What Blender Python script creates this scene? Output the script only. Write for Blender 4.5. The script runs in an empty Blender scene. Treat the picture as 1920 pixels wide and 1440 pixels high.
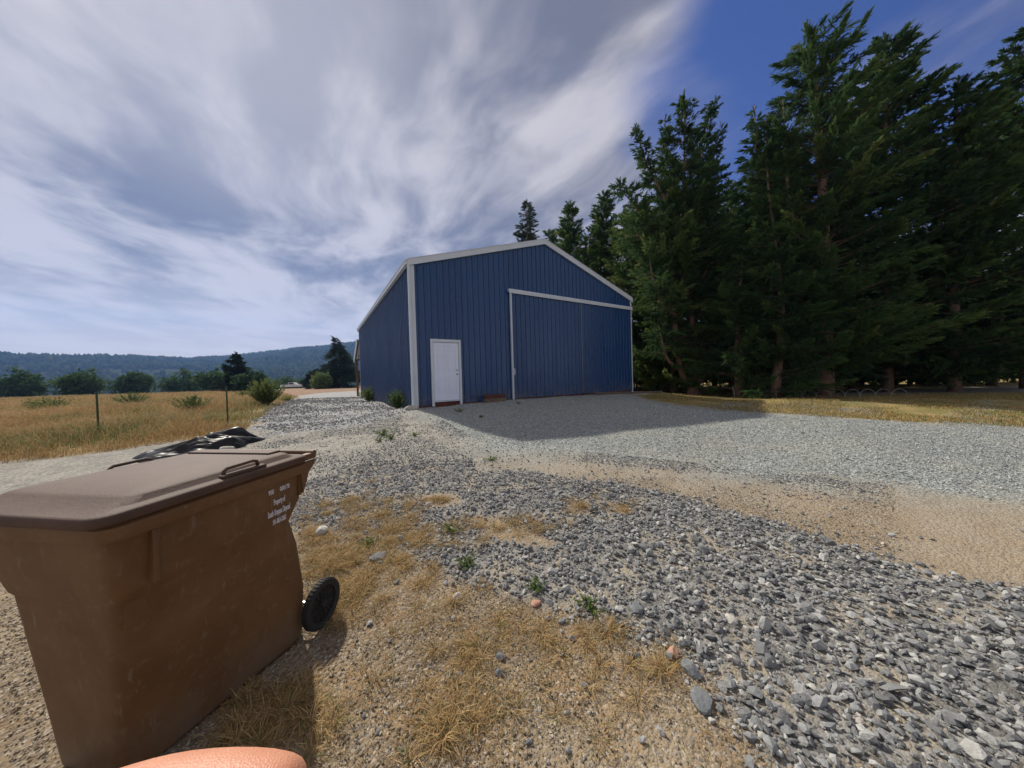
import bpy, bmesh, math, random
import numpy as np
from mathutils import Vector, Matrix
R_ = math.radians
rng = np.random.default_rng(7)
random.seed(7)
S = bpy.context.scene
COL = S.collection

# ------------------------------------------------------------------ camera
F_PX = 579.57
CAM = np.array([-2.714, -10.562, 0.717])
YAW, PITCH, ROLL = 0.5576, -0.0195, -0.0289
_f = np.array([math.sin(YAW)*math.cos(PITCH), math.cos(YAW)*math.cos(PITCH), math.sin(PITCH)])
_r = np.array([math.cos(YAW), -math.sin(YAW), 0.0])
_u = np.cross(_r, _f)
_c, _s = math.cos(ROLL), math.sin(ROLL)
R2 = _r*_c + _u*_s
U2 = -_r*_s + _u*_c
cd = bpy.data.cameras.new('camera'); cam = bpy.data.objects.new('camera', cd); COL.objects.link(cam)
cd.sensor_width = 36; cd.lens = 36*F_PX/1920; cd.clip_start = 0.01; cd.clip_end = 12000
cam.matrix_world = Matrix(((R2[0], U2[0], -_f[0], CAM[0]), (R2[1], U2[1], -_f[1], CAM[1]), (R2[2], U2[2], -_f[2], CAM[2]), (0, 0, 0, 1)))
S.camera = cam

# ------------------------------------------------------------------ light and sky
SUN_AZ, SUN_EL = R_(-8.5), R_(44.0)          # azimuth from +y towards +x
sd = bpy.data.lights.new('sun', 'SUN'); sd.energy = 3.6; sd.angle = R_(1.2); sd.color = (1.0, 0.93, 0.82)
so = bpy.data.objects.new('sun', sd); COL.objects.link(so)
sdir = Vector((math.sin(SUN_AZ)*math.cos(SUN_EL), math.cos(SUN_AZ)*math.cos(SUN_EL), math.sin(SUN_EL)))
so.rotation_euler = (-sdir).to_track_quat('-Z', 'Y').to_euler(); so.location = (0, 0, 30)
S.view_settings.view_transform = 'Standard'; S.view_settings.look = 'None'
S.view_settings.exposure = 0.6; S.view_settings.gamma = 1.0; S.view_settings.use_curve_mapping = False

def raydir(px, py):
    d = _f + R2*(px-960)/F_PX + U2*(720-py)/F_PX
    return d/np.linalg.norm(d)

class NT:
    """tiny helper round a node tree"""
    def __init__(self, nt): self.nt = nt; self.n = nt.nodes; self.l = nt.links
    def node(self, typ, **kw):
        n = self.n.new(typ)
        for k, v in kw.items(): setattr(n, k, v)
        return n
    def put(self, sock, v):
        if v is None: return
        if isinstance(v, bpy.types.NodeSocket): self.l.new(v, sock)
        else: sock.default_value = v
    def math(self, op, a, b=None, c=None, clamp=False):
        n = self.node('ShaderNodeMath', operation=op, use_clamp=clamp)
        self.put(n.inputs[0], a); self.put(n.inputs[1], b); self.put(n.inputs[2], c)
        return n.outputs[0]
    def vmath(self, op, a, b=None, s=None):
        n = self.node('ShaderNodeVectorMath', operation=op)
        self.put(n.inputs[0], a); self.put(n.inputs[1], b)
        if s is not None: self.put(n.inputs['Scale'], s)
        return n.outputs['Value'] if op in ('DOT_PRODUCT', 'LENGTH') else n.outputs[0]
    def noise(self, vec, scale, detail=4, rough=0.55, dist=0.0, col=False):
        n = self.node('ShaderNodeTexNoise'); self.put(n.inputs['Vector'], vec)
        n.inputs['Scale'].default_value = scale; n.inputs['Detail'].default_value = detail
        n.inputs['Roughness'].default_value = rough; n.inputs['Distortion'].default_value = dist
        return n.outputs['Color' if col else 'Fac']
    def vor(self, vec, scale, feature='F1', out='Distance', rand=1.0):
        n = self.node('ShaderNodeTexVoronoi', feature=feature); self.put(n.inputs['Vector'], vec)
        n.inputs['Scale'].default_value = scale; n.inputs['Randomness'].default_value = rand
        return n.outputs[out]
    def ramp(self, fac, lo, hi, a=0.0, b=1.0, smooth=True):
        n = self.node('ShaderNodeMapRange'); n.interpolation_type = 'SMOOTHSTEP' if smooth else 'LINEAR'
        self.put(n.inputs[0], fac)
        for i, v in enumerate((lo, hi, a, b)): self.put(n.inputs[i+1], v)
        return n.outputs[0]
    def mix(self, fac, a, b, blend='MIX'):
        n = self.node('ShaderNodeMix', data_type='RGBA', blend_type=blend)
        self.put(n.inputs[0], fac); 
        for s_, v in ((n.inputs[6], a), (n.inputs[7], b)):
            if isinstance(v, (tuple, list)) and len(v) == 3: v = (*v, 1)
            self.put(s_, v)
        return n.outputs[2]

w = bpy.data.worlds.new('World'); S.world = w; w.use_nodes = True
T = NT(w.node_tree); T.n.clear()
sky = T.node('ShaderNodeTexSky', sky_type='NISHITA'); sky.sun_disc = False
sky.sun_elevation = SUN_EL; sky.sun_rotation = SUN_AZ
sky.air_density = 1.0; sky.dust_density = 0.4; sky.ozone_density = 3.0; sky.altitude = 200
gen = T.node('ShaderNodeTexCoord').outputs['Generated']
sep = T.node('ShaderNodeSeparateXYZ'); T.l.new(gen, sep.inputs[0])
zz = T.math('MAXIMUM', T.math('ADD', sep.outputs[2], 0.06), 0.03)
cmb = T.node('ShaderNodeCombineXYZ')
T.l.new(T.math('DIVIDE', sep.outputs[0], zz), cmb.inputs[0]); T.l.new(T.math('DIVIDE', sep.outputs[1], zz), cmb.inputs[1])
mp0 = T.node('ShaderNodeMapping'); T.l.new(cmb.outputs[0], mp0.inputs[0]); mp0.inputs['Rotation'].default_value = (0, 0, R_(6))
warp = T.vmath('SUBTRACT', T.noise(mp0.outputs[0], 0.55, 3, 0.5, col=True), (0.5, 0.5, 0.5))
P1 = T.vmath('ADD', mp0.outputs[0], T.vmath('SCALE', warp, s=1.15))
def streak(v, sx, sy):
    m_ = T.node('ShaderNodeMapping'); T.l.new(v, m_.inputs[0]); m_.inputs['Scale'].default_value = (sx, sy, 1.0); return m_.outputs[0]
big = T.noise(streak(P1, 1.0, 0.55), 1.05, 3, 0.5)
mid = T.noise(streak(P1, 1.0, 0.50), 2.4, 6, 0.55)
fine = T.noise(streak(P1, 1.0, 0.32), 8.0, 5, 0.55)
bdir = raydir(1720, 20)
clear = T.ramp(T.math('ADD', T.vmath('DOT_PRODUCT', gen, tuple(bdir)), T.math('MULTIPLY', T.math('SUBTRACT', mid, 0.5), 0.14)), 0.875, 0.985)
bdir2 = raydir(1120, 330)
clear2 = T.ramp(T.vmath('DOT_PRODUCT', gen, tuple(bdir2)), 0.965, 0.999)
dens = T.math('ADD', T.math('MULTIPLY', big, 0.70), T.math('MULTIPLY', mid, 0.40))
dens = T.math('ADD', dens, T.math('MULTIPLY', fine, 0.10))
low = T.ramp(sep.outputs[2], 0.0, 0.30, 0.10, 0.0)
dens = T.math('ADD', dens, T.math('ADD', low, 0.35))
dens = T.math('SUBTRACT', dens, T.math('MULTIPLY', clear, 0.44))
dens = T.math('SUBTRACT', dens, T.math('MULTIPLY', clear2, 0.20))
cover = T.ramp(dens, 0.50, 0.80)
thick = T.ramp(T.math('ADD', T.math('MULTIPLY', T.noise(streak(P1, 1.0, 0.55), 1.45, 5, 0.55), 0.80), T.math('ADD', T.math('MULTIPLY', mid, 0.25), T.math('MULTIPLY', fine, 0.06))), 0.44, 0.64)
CS = 5.0
ccol = T.mix(thick, (0.215*CS, 0.210*CS, 0.245*CS, 1), (0.82*CS, 0.76*CS, 0.75*CS, 1))
glow = T.ramp(T.vmath('DOT_PRODUCT', gen, tuple(sdir)), 0.90, 1.0)
ccol = T.mix(T.math('MULTIPLY', glow, 0.4), ccol, (1.0*CS, 0.93*CS, 0.9*CS, 1))
hor = T.ramp(sep.outputs[2], 0.0, 0.34, 0.92, 0.0)
ccol = T.mix(hor, ccol, (1.20*CS, 1.06*CS, 0.92*CS, 1))
skyc = T.mix(1.0, sky.outputs[0], (0.20, 0.26, 0.54, 1), 'MULTIPLY')
mixc = T.mix(T.math('MULTIPLY', cover, 0.94), skyc, ccol)
bg = T.node('ShaderNodeBackground'); T.l.new(mixc, bg.inputs[0]); bg.inputs[1].default_value = 0.11
wo = T.node('ShaderNodeOutputWorld'); T.l.new(bg.outputs[0], wo.inputs[0])

# ------------------------------------------------------------------ materials
def mat(name, color=(0.5, 0.5, 0.5), rough=0.6, metal=0.0, spec=0.5, noise=0.0, nscale=8.0, bump=0.0, bscale=60.0, attr=None, ramp=None, translucent=0.0):
    m = bpy.data.materials.new(name); m.use_nodes = True; t = NT(m.node_tree)
    b = t.n['Principled BSDF']; b.inputs['Roughness'].default_value = rough; b.inputs['Metallic'].default_value = metal
    b.inputs['Specular IOR Level'].default_value = spec
    obj = t.node('ShaderNodeTexCoord').outputs['Object']
    c = None
    if attr:
        a = t.node('ShaderNodeAttribute', attribute_name=attr)
        cr = t.node('ShaderNodeValToRGB'); t.l.new(a.outputs['Fac'], cr.inputs[0])
        e = cr.color_ramp.elements
        while len(e) < len(ramp): e.new(0.5)
        for i, (p, cc) in enumerate(ramp): e[i].position = p; e[i].color = (*cc, 1)
        c = cr.outputs[0]
    if noise > 0:
        base = c if c is not None else (*color, 1)
        n = t.noise(obj, nscale, 6, 0.6)
        v = t.ramp(n, 0.3, 0.7, 1-noise, 1+noise, smooth=False)
        hs = t.node('ShaderNodeHueSaturation'); t.put(hs.inputs['Color'], base); t.l.new(v, hs.inputs['Value'])
        c = hs.outputs[0]
    if c is None: b.inputs['Base Color'].default_value = (*color, 1)
    else: t.l.new(c, b.inputs['Base Color'])
    if bump > 0:
        bn = t.node('ShaderNodeBump'); bn.inputs['Strength'].default_value = bump; bn.inputs['Distance'].default_value = 0.02
        t.l.new(t.noise(obj, bscale, 5, 0.6), bn.inputs['Height']); t.l.new(bn.outputs[0], b.inputs['Normal'])
    if translucent > 0:
        tr = t.node('ShaderNodeBsdfTranslucent'); 
        if c is None: tr.inputs[0].default_value = (*color, 1)
        else: t.l.new(c, tr.inputs[0])
        mx = t.node('ShaderNodeMixShader'); mx.inputs[0].default_value = translucent
        t.l.new(b.outputs[0], mx.inputs[1]); t.l.new(tr.outputs[0], mx.inputs[2])
        t.l.new(mx.outputs[0], t.n['Material Output'].inputs[0])
    return m

# ------------------------------------------------------------------ object helpers
def link(o, parent=None):
    COL.objects.link(o)
    if parent is not None: o.parent = parent
    return o
def tag(o, label=None, cat=None, group=None, kind=None):
    for k, v in (('label', label), ('category', cat), ('group', group), ('kind', kind)):
        if v: o[k] = v
    return o
def empty(name, loc=(0, 0, 0), rz=0.0):
    o = bpy.data.objects.new(name, None); o.location = loc; o.rotation_euler = (0, 0, rz); o.empty_display_size = 0.3
    return link(o)
def mesh_np(name, V, Fc, material, parent=None, attrs=None, smooth=False):
    """V (n,3); Fc list of arrays (m,k) of equal k or one array"""
    me = bpy.data.meshes.new(name)
    Fs = Fc if isinstance(Fc, list) else [Fc]
    V = np.asarray(V, np.float32)
    loops = np.concatenate([f.reshape(-1) for f in Fs]).astype(np.int32)
    tot = np.concatenate([np.full(len(f), f.shape[1]) for f in Fs]).astype(np.int32)
    st = np.concatenate([[0], np.cumsum(tot)[:-1]]).astype(np.int32)
    me.vertices.add(len(V)); me.vertices.foreach_set('co', V.ravel())
    me.loops.add(len(loops)); me.loops.foreach_set('vertex_index', loops)
    me.polygons.add(len(tot)); me.polygons.foreach_set('loop_start', st); me.polygons.foreach_set('loop_total', tot)
    me.polygons.foreach_set('use_smooth', np.full(len(tot), bool(smooth)))
    me.update(calc_edges=True)
    for k, a in (attrs or {}).items():
        a = np.asarray(a, np.float32)
        if a.ndim == 1:
            at = me.attributes.new(k, 'FLOAT', 'POINT'); at.data.foreach_set('value', a)
        else:
            at = me.attributes.new(k, 'FLOAT_COLOR', 'POINT'); at.data.foreach_set('color', a.ravel())
    me.validate()
    if material: me.materials.append(material)
    return link(bpy.data.objects.new(name, me), parent)

class MB:
    """collects simple solids, builds one mesh"""
    def __init__(self): self.bm = bmesh.new()
    def box(self, a, b, bevel=0.0):
        a, b = Vector(a), Vector(b)
        g = bmesh.ops.create_cube(self.bm, size=1.0)
        for v in g['verts']: v.co = Vector([(a[i]+b[i])/2 + v.co[i]*(b[i]-a[i]) for i in range(3)])
        if bevel > 0:
            es = list({e for v in g['verts'] for e in v.link_edges})
            bmesh.ops.bevel(self.bm, geom=es, offset=bevel, segments=2, affect='EDGES', profile=0.6)
        return self
    def prism(self, pts, axis, a, b):
        """extrude a 2-D outline along axis ('x','y','z') from a to b"""
        def P(p, t): return {'x': (t, p[0], p[1]), 'y': (p[0], t, p[1]), 'z': (p[0], p[1], t)}[axis]
        A = [self.bm.verts.new(P(p, a)) for p in pts]; B = [self.bm.verts.new(P(p, b)) for p in pts]
        n = len(pts)
        self.bm.faces.new(A); self.bm.faces.new(B[::-1])
        for i in range(n): self.bm.faces.new((A[i], B[i], B[(i+1) % n], A[(i+1) % n]))
        return self
    def tube(self, pts, r, seg=8, caps=True):
        pts = [Vector(p) for p in pts]; rr = r if isinstance(r, (list, tuple)) else [r]*len(pts)
        rings = []
        for i, p in enumerate(pts):
            d = (pts[min(i+1, len(pts)-1)] - pts[max(i-1, 0)]).normalized()
            x = d.orthogonal().normalized() if abs(d.z) < 0.99 else Vector((1, 0, 0))
            if i and rings: 
                x = (lastx - d*lastx.dot(d)).normalized()
            y = d.cross(x); lastx = x
            rings.append([self.bm.verts.new(p + (x*math.cos(2*math.pi*k/seg) + y*math.sin(2*math.pi*k/seg))*rr[i]) for k in range(seg)])
        for a, b in zip(rings, rings[1:]):
            for k in range(seg): self.bm.faces.new((a[k], a[(k+1) % seg], b[(k+1) % seg], b[k]))
        if caps:
            self.bm.faces.new(rings[0][::-1]); self.bm.faces.new(rings[-1])
        return self
    def lathe(self, prof, c, axis, seg=32, closed=True):
        """prof [(r, t)] round an axis vector through c"""
        ax = Vector(axis).normalized(); x = ax.orthogonal().normalized(); y = ax.cross(x); c = Vector(c)
        rings = [[self.bm.verts.new(c + ax*t + (x*math.cos(2*math.pi*k/seg) + y*math.sin(2*math.pi*k/seg))*r) for k in range(seg)] for r, t in prof]
        for a, b in zip(rings, rings[1:] + ([rings[0]] if closed else [])):
            for k in range(seg): self.bm.faces.new((a[k], a[(k+1) % seg], b[(k+1) % seg], b[k]))
        return self
    def build(self, name, material, parent=None, smooth=False):
        bmesh.ops.recalc_face_normals(self.bm, faces=self.bm.faces)
        me = bpy.data.meshes.new(name); self.bm.to_mesh(me); self.bm.free()
        if smooth:
            for p in me.polygons: p.use_smooth = True
        me.materials.append(material)
        return link(bpy.data.objects.new(name, me), parent)

# ------------------------------------------------------------------ terrain
def uv2w(u, v): return np.array([CAM[0] + _r[0]*u + math.sin(YAW)*v, CAM[1] + _r[1]*u + math.cos(YAW)*v])
CTRL = []
for u, v, z in [(-3, -3, -.78), (3, -3, -.8), (-1.5, 1.2, -.74), (-1.2, 1.85, -.74), (-1.7, 1.6, -.74), (0, 1.5, -.76), (1.5, 1.5, -.8), (-1.4, 2.5, -.74), (1.5, 3, -.76), (3, 2.5, -.8),
                (0, 4, -.70), (4, 5, -.72), (-2.5, 4, -.72), (-4.5, 6, -.60), (0, 6, -.53), (3, 7, -.50), (7, 8, -.55), (-3, 8, -.46), (-6, 10, -.50),
                (12, 14, -.66), (10.5, 18, -.72), (14, 20, -.8), (9, 12, -.55), (-5, 14, -.42), (-8, 20, -.45), (-12, 12, -.6), (12, 5, -.85), (8, 3, -.85), (-8, 3, -.85), (0, -10, -1.0)]:
    p = uv2w(u, v); CTRL.append((p[0], p[1], z))
CTRL += [(5, -5, -.38), (9, -5.5, -.36), (7, -7.5, -.44), (12, -6, -.40), (0.3, -5.8, -.58), (0, 0, -.20), (0, -1.2, -.27), (2, -.3, -.17), (4, -.4, -.13), (6, -.4, -.14), (8.5, -.4, -.15), (11.4, -.3, -.20), (6, -3, -.27), (10, -3, -.38), (0, 6, -.33), (0, 12, -.38),
         (0, 16, -.42), (-3, 8, -.40), (-2, 3, -.38), (5, 8, -.3), (11.4, 8, -.45), (6, 20, -.45), (0, 25, -.45), (-10, 30, -.5), (10, 30, -.6), (20, 20, -.8), (-30, 30, -.6), (40, 10, -1.0), (-30, 0, -.9), (0, 45, -.45), (-25, 50, -.5)]
CTRL = np.array(CTRL)
def sstep(x, a, b):
    t = np.clip((x-a)/(b-a), 0, 1); return t*t*(3-2*t)
def vnoise(x, y, s, seed=0):
    """value noise on a lattice, vectorised"""
    x = np.asarray(x)/s + seed*17.13; y = np.asarray(y)/s + seed*7.77
    xi, yi = np.floor(x), np.floor(y); fx, fy = x-xi, y-yi
    fx = fx*fx*(3-2*fx); fy = fy*fy*(3-2*fy)
    def h(a, b):
        v = np.sin(a*127.1 + b*311.7 + seed*13.7)*43758.5453
        return v-np.floor(v)
    return (h(xi, yi)*(1-fx)+h(xi+1, yi)*fx)*(1-fy) + (h(xi, yi+1)*(1-fx)+h(xi+1, yi+1)*fx)*fy
def fbm(x, y, s, o=4, seed=0):
    a, t, n = 1.0, 0, 0
    for i in range(o):
        t = t + a*vnoise(x, y, s/2**i, seed+i); n += a; a *= 0.5
    return t/n
def hgt(x, y):
    x = np.atleast_1d(np.asarray(x, float)); y = np.atleast_1d(np.asarray(y, float))
    num = np.zeros_like(x); den = np.zeros_like(x)
    for cx, cy, cz in CTRL:
        w_ = 1/((x-cx)**2 + (y-cy)**2 + 0.6)**1.6
        num += w_*cz; den += w_
    z = num/den
    r = np.hypot(x-CAM[0], y-CAM[1])
    far = sstep(r, 110, 420)
    z = z + 0.05*(fbm(x, y, 1.7, 3, 3)-0.5) + 0.018*(fbm(x, y, 0.25, 3, 5)-0.5)*(r < 20) - far*14
    return z
def hz(x, y): return float(hgt(x, y)[0])
def pix2g(px, py):
    d = raydir(px, py); lo, t = 0.3, 0.3
    pz = None
    ts = np.geomspace(0.3, 900, 900); P = CAM[None] + ts[:, None]*d[None]
    g = P[:, 2] - hgt(P[:, 0], P[:, 1])
    i = np.argmax(g < 0) if (g < 0).any() else len(ts)-1
    return P[i, :2]
def inpoly(x, y, poly):
    c = np.zeros(np.shape(x), bool); n = len(poly)
    for i in range(n):
        x1, y1 = poly[i]; x2, y2 = poly[(i+1) % n]
        if y1 == y2: continue
        m = ((y1 > y) != (y2 > y)) & (x < (x2-x1)*(y-y1)/(y2-y1)+x1)
        c ^= m
    return c
def polydist(x, y, poly):
    """signed distance, positive inside"""
    d = np.full(np.shape(x), 1e9)
    n = len(poly)
    for i in range(n):
        x1, y1 = poly[i]; x2, y2 = poly[(i+1) % n]
        dx, dy = x2-x1, y2-y1; L = dx*dx+dy*dy+1e-12
        t = np.clip(((x-x1)*dx+(y-y1)*dy)/L, 0, 1)
        d = np.minimum(d, np.hypot(x-x1-t*dx, y-y1-t*dy))
    return np.where(inpoly(x, y, poly), d, -d)
def gp(*pts): return [tuple(pix2g(*p)) for p in pts]
# ground zones, as outlines on the terrain
Z_ROCK = gp((585, 905), (640, 880), (700, 870), (800, 864), (885, 862), (905, 884), (1000, 884), (1080, 903), (1160, 912), (1240, 926), (1320, 946), (1400, 975), (1500, 1000), (1700, 1060), (2100, 1160)) \
    + [tuple(uv2w(4.5, 1.2))] + gp((1560, 1500), (1480, 1470), (1405, 1370), (1350, 1290), (1270, 1215), (1160, 1185), (1050, 1152), (950, 1135), (868, 1100), (812, 1050), (765, 1005), (742, 965), (690, 950), (620, 985), (580, 975))
Z_STRAW = [gp((868, 965), (930, 968), (1045, 1018), (1040, 1030), (940, 1015), (880, 990)), gp((800, 930), (850, 930), (865, 945), (825, 955), (798, 945)),
           gp((1065, 940), (1100, 938), (1105, 960), (1075, 965)), gp((1140, 945), (1190, 950), (1180, 970), (1145, 962))]
Z_ROAD = gp((600, 729), (662, 731), (678, 745), (776, 772), (700, 792), (600, 806), (540, 812), (480, 803), (466, 790), (500, 765), (545, 745), (585, 733))
Z_FINE = [(0, 0), (0, -1.0)] + gp((800, 785), (860, 822), (930, 846), (1010, 850), (1080, 858), (1200, 868), (1300, 880), (1500, 905), (1900, 950), (2300, 980)) + [tuple(uv2w(20, 13))] + gp((1700, 790), (1500, 777), (1420, 772), (1320, 768), (1240, 757), (1186, 744)) + [(11.4, 0)]
Z_TAN = gp((900, 870), (950, 868), (1100, 868), (1250, 880), (1500, 905), (1900, 960), (2300, 990), (2200, 1150), (1700, 1060), (1500, 1000), (1400, 975), (1320, 946), (1240, 926), (1160, 912), (1080, 903), (1000, 884))
Z_GOLD = gp((530, 736), (560, 744), (515, 764), (478, 788), (462, 806), (430, 818), (330, 830), (100, 860), (-300, 900), (-400, 760), (420, 731), (480, 732))
Z_ORANGE = gp((545, 728), (620, 725.5), (720, 725), (700, 731), (600, 737), (560, 742), (500, 748), (505, 738))
Z_RGRASS = [tuple(uv2w(4.5, 21)), tuple(uv2w(8, 60)), tuple(uv2w(60, 60)), tuple(uv2w(50, 14))][:0] + gp((1190, 742), (1260, 758), (1340, 768), (1420, 773), (1500, 778), (1700, 792), (2100, 800), (2000, 735), (1500, 742), (1300, 741))

nA, nR = 1000, 460
ang = np.linspace(0, 2*np.pi, nA, endpoint=False); rad = np.concatenate([[0.02], np.geomspace(0.35, 900, nR)])
RR, AA = np.meshgrid(rad, ang, indexing='ij')
X = CAM[0] + RR*np.sin(AA); Y = CAM[1] + RR*np.cos(AA)
Zt = hgt(X.ravel(), Y.ravel())
xx, yy = X.ravel(), Y.ravel(); rr_ = RR.ravel()
def zone(poly, soft, seed, amp=0.25):
    d = polydist(xx, yy, poly) + amp*np.minimum(1, rr_/4)*(fbm(xx, yy, 0.7, 4, seed)-0.5)*2
    return sstep(d, -soft, soft)
m_rock = zone(Z_ROCK, 0.07, 11, 0.22)
for z_ in Z_STRAW: m_rock *= 1-zone(z_, 0.05, 14, 0.12)
m_road = zone(Z_ROAD, 0.25, 12, 0.5); m_fine = zone(Z_FINE, 0.5, 13, 0.5); m_tan = zone(Z_TAN, 0.7, 15, 0.9)
m_gold = zone(Z_GOLD, 0.3, 16, 0.5); m_or = zone(Z_ORANGE, 0.6, 17, 0.8); m_rg = zone(Z_RGRASS, 0.3, 18, 0.5)
m_rg = np.maximum(m_rg, sstep((xx-CAM[0])*_r[0]+(yy-CAM[1])*_r[1]-0.22*np.hypot(xx-CAM[0], yy-CAM[1]), 0, 1)*sstep((xx-CAM[0])*math.sin(YAW)+(yy-CAM[1])*math.cos(YAW), 17.5, 19))
m_gold = np.maximum(m_gold, sstep(rr_, 34, 48)*sstep(-((xx-CAM[0])*_r[0]+(yy-CAM[1])*_r[1])/np.maximum(rr_, 1), 0.62, 0.68))
# track of pale dust between the barn gravel and the stones
depthv = (xx-CAM[0])*math.sin(YAW) + (yy-CAM[1])*math.cos(YAW)
idx = np.arange((nR+1)*nA).reshape(nR+1, nA)
a = idx[:-1]; b = idx[1:]
quads = np.stack([a, np.roll(a, -1, 1), np.roll(b, -1, 1), b], -1).reshape(-1, 4)
zA = np.stack([m_rock, m_road, m_fine, m_tan], 1); zB = np.stack([m_gold, m_or, m_rg, sstep(depthv, 3.2, 4.6)], 1)

gm = bpy.data.materials.new('ground_soil'); gm.use_nodes = True; t = NT(gm.node_tree); B = t.n['Principled BSDF']
ob = t.node('ShaderNodeTexCoord').outputs['Object']
aA = t.node('ShaderNodeAttribute', attribute_name='zone_a'); aB = t.node('ShaderNodeAttribute', attribute_name='zone_b')
sA = t.node('ShaderNodeSeparateColor'); t.l.new(aA.outputs['Color'], sA.inputs[0]); sB = t.node('ShaderNodeSeparateColor'); t.l.new(aB.outputs['Color'], sB.inputs[0])
n1 = t.noise(ob, 1.1, 6, 0.62); n2 = t.noise(ob, 9, 6, 0.7); n3 = t.noise(ob, 70, 4, 0.7); n4 = t.noise(ob, 2.7, 5, 0.6, 0.6)
peb = t.vor(ob, 85, out='Color'); pebv = t.node('ShaderNodeSeparateColor'); t.l.new(peb, pebv.inputs[0])
pebd = t.vor(ob, 85)
# bare brown soil with straw coloured stains and pebbles
soil = t.mix(t.ramp(n1, 0.35, 0.65), (0.19, 0.14, 0.088), (0.33, 0.26, 0.17))
soil = t.mix(t.math('MULTIPLY', t.ramp(n4, 0.50, 0.66), 0.55), soil, (0.30, 0.18, 0.075))
soil = t.mix(t.math('MULTIPLY', t.ramp(n2, 0.52, 0.68), 0.5), soil, (0.125, 0.095, 0.065))
soil = t.mix(t.ramp(pebv.outputs[0], 0.62, 0.78, 0, 0.75), soil, t.mix(pebv.outputs[1], (0.16, 0.14, 0.115), (0.50, 0.44, 0.35)))
# pale dust track
dust = t.mix(t.ramp(n4, 0.35, 0.65), (0.29, 0.275, 0.235), (0.41, 0.385, 0.325))
dust = t.mix(t.ramp(t.noise(ob, 22, 5, 0.75), 0.47, 0.62), dust, (0.17, 0.17, 0.165))
far_a = aB.outputs['Alpha']
c0 = t.mix(far_a, soil, dust)
# tan soil
tan = t.mix(t.ramp(n4, 0.3, 0.7), (0.34, 0.265, 0.18), (0.38, 0.335, 0.26))
tan = t.mix(t.ramp(t.noise(ob, 30, 5, 0.75), 0.5, 0.66), tan, (0.22, 0.19, 0.15))
c0 = t.mix(t.math('MULTIPLY', aA.outputs['Alpha'], 0.80), c0, tan)
# fine pale gravel
v1 = t.vor(ob, 38, out='Color'); sv = t.node('ShaderNodeSeparateColor'); t.l.new(v1, sv.inputs[0])
fine_c = t.mix(sv.outputs[0], (0.20, 0.22, 0.215), (0.50, 0.525, 0.49))
fine_c = t.mix(t.ramp(n1, 0.42, 0.68, 0, 0.45), fine_c, (0.46, 0.43, 0.34))
fine_c = t.mix(t.ramp(t.vor(ob, 38), 0.35, 0.75, 0, 0.6), fine_c, (0.08, 0.085, 0.085))
c0 = t.mix(sA.outputs[2], c0, fine_c)
# road stones
v2 = t.vor(ob, 20, out='Color'); sv2 = t.node('ShaderNodeSeparateColor'); t.l.new(v2, sv2.inputs[0])
road_c = t.mix(sv2.outputs[0], (0.18, 0.19, 0.20), (0.46, 0.46, 0.45))
road_c = t.mix(t.ramp(n1, 0.5, 0.62, 0, 0.7), road_c, (0.36, 0.34, 0.28))
c0 = t.mix(sA.outputs[1], c0, road_c)
rock_c = t.mix(sv2.outputs[1], (0.13, 0.125, 0.115), (0.30, 0.29, 0.265))
rock_c = t.mix(t.ramp(n4, 0.48, 0.64, 0, 0.8), rock_c, (0.36, 0.31, 0.23))
c0 = t.mix(sA.outputs[0], c0, rock_c)
gold = t.mix(t.ramp(n2, 0.35, 0.65), (0.24, 0.17, 0.075), (0.40, 0.30, 0.16))
c0 = t.mix(sB.outputs[0], c0, gold)
orange = t.mix(t.ramp(n4, 0.35, 0.65), (0.20, 0.10, 0.055), (0.34, 0.25, 0.17))
c0 = t.mix(sB.outputs[1], c0, orange)
rg = t.mix(t.ramp(n1, 0.40, 0.60), (0.34, 0.26, 0.11), (0.19, 0.18, 0.06))
rg = t.mix(t.ramp(n2, 0.5, 0.65), rg, (0.30, 0.16, 0.08))
c0 = t.mix(sB.outputs[2], c0, rg)
t.l.new(c0, B.inputs['Base Color']); B.inputs['Roughness'].default_value = 0.95; B.inputs['Specular IOR Level'].default_value = 0.15
bp = t.node('ShaderNodeBump'); bp.inputs['Strength'].default_value = 0.9; bp.inputs['Distance'].default_value = 0.012
hgtn = t.math('ADD', t.math('MULTIPLY', n3, 0.6), t.math('ADD', t.math('MULTIPLY', t.math('SUBTRACT', 1.0, pebd), 0.5), t.math('MULTIPLY', n2, 1.2)))
hgtn = t.math('ADD', hgtn, t.math('MULTIPLY', t.math('SUBTRACT', 1.0, t.vor(ob, 38)), 0.9))
t.l.new(hgtn, bp.inputs['Height']); t.l.new(bp.outputs[0], B.inputs['Normal'])
tag(mesh_np('ground', np.stack([xx, yy, Zt], 1), quads, gm, attrs={'zone_a': zA, 'zone_b': zB}, smooth=True), kind='structure')

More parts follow.
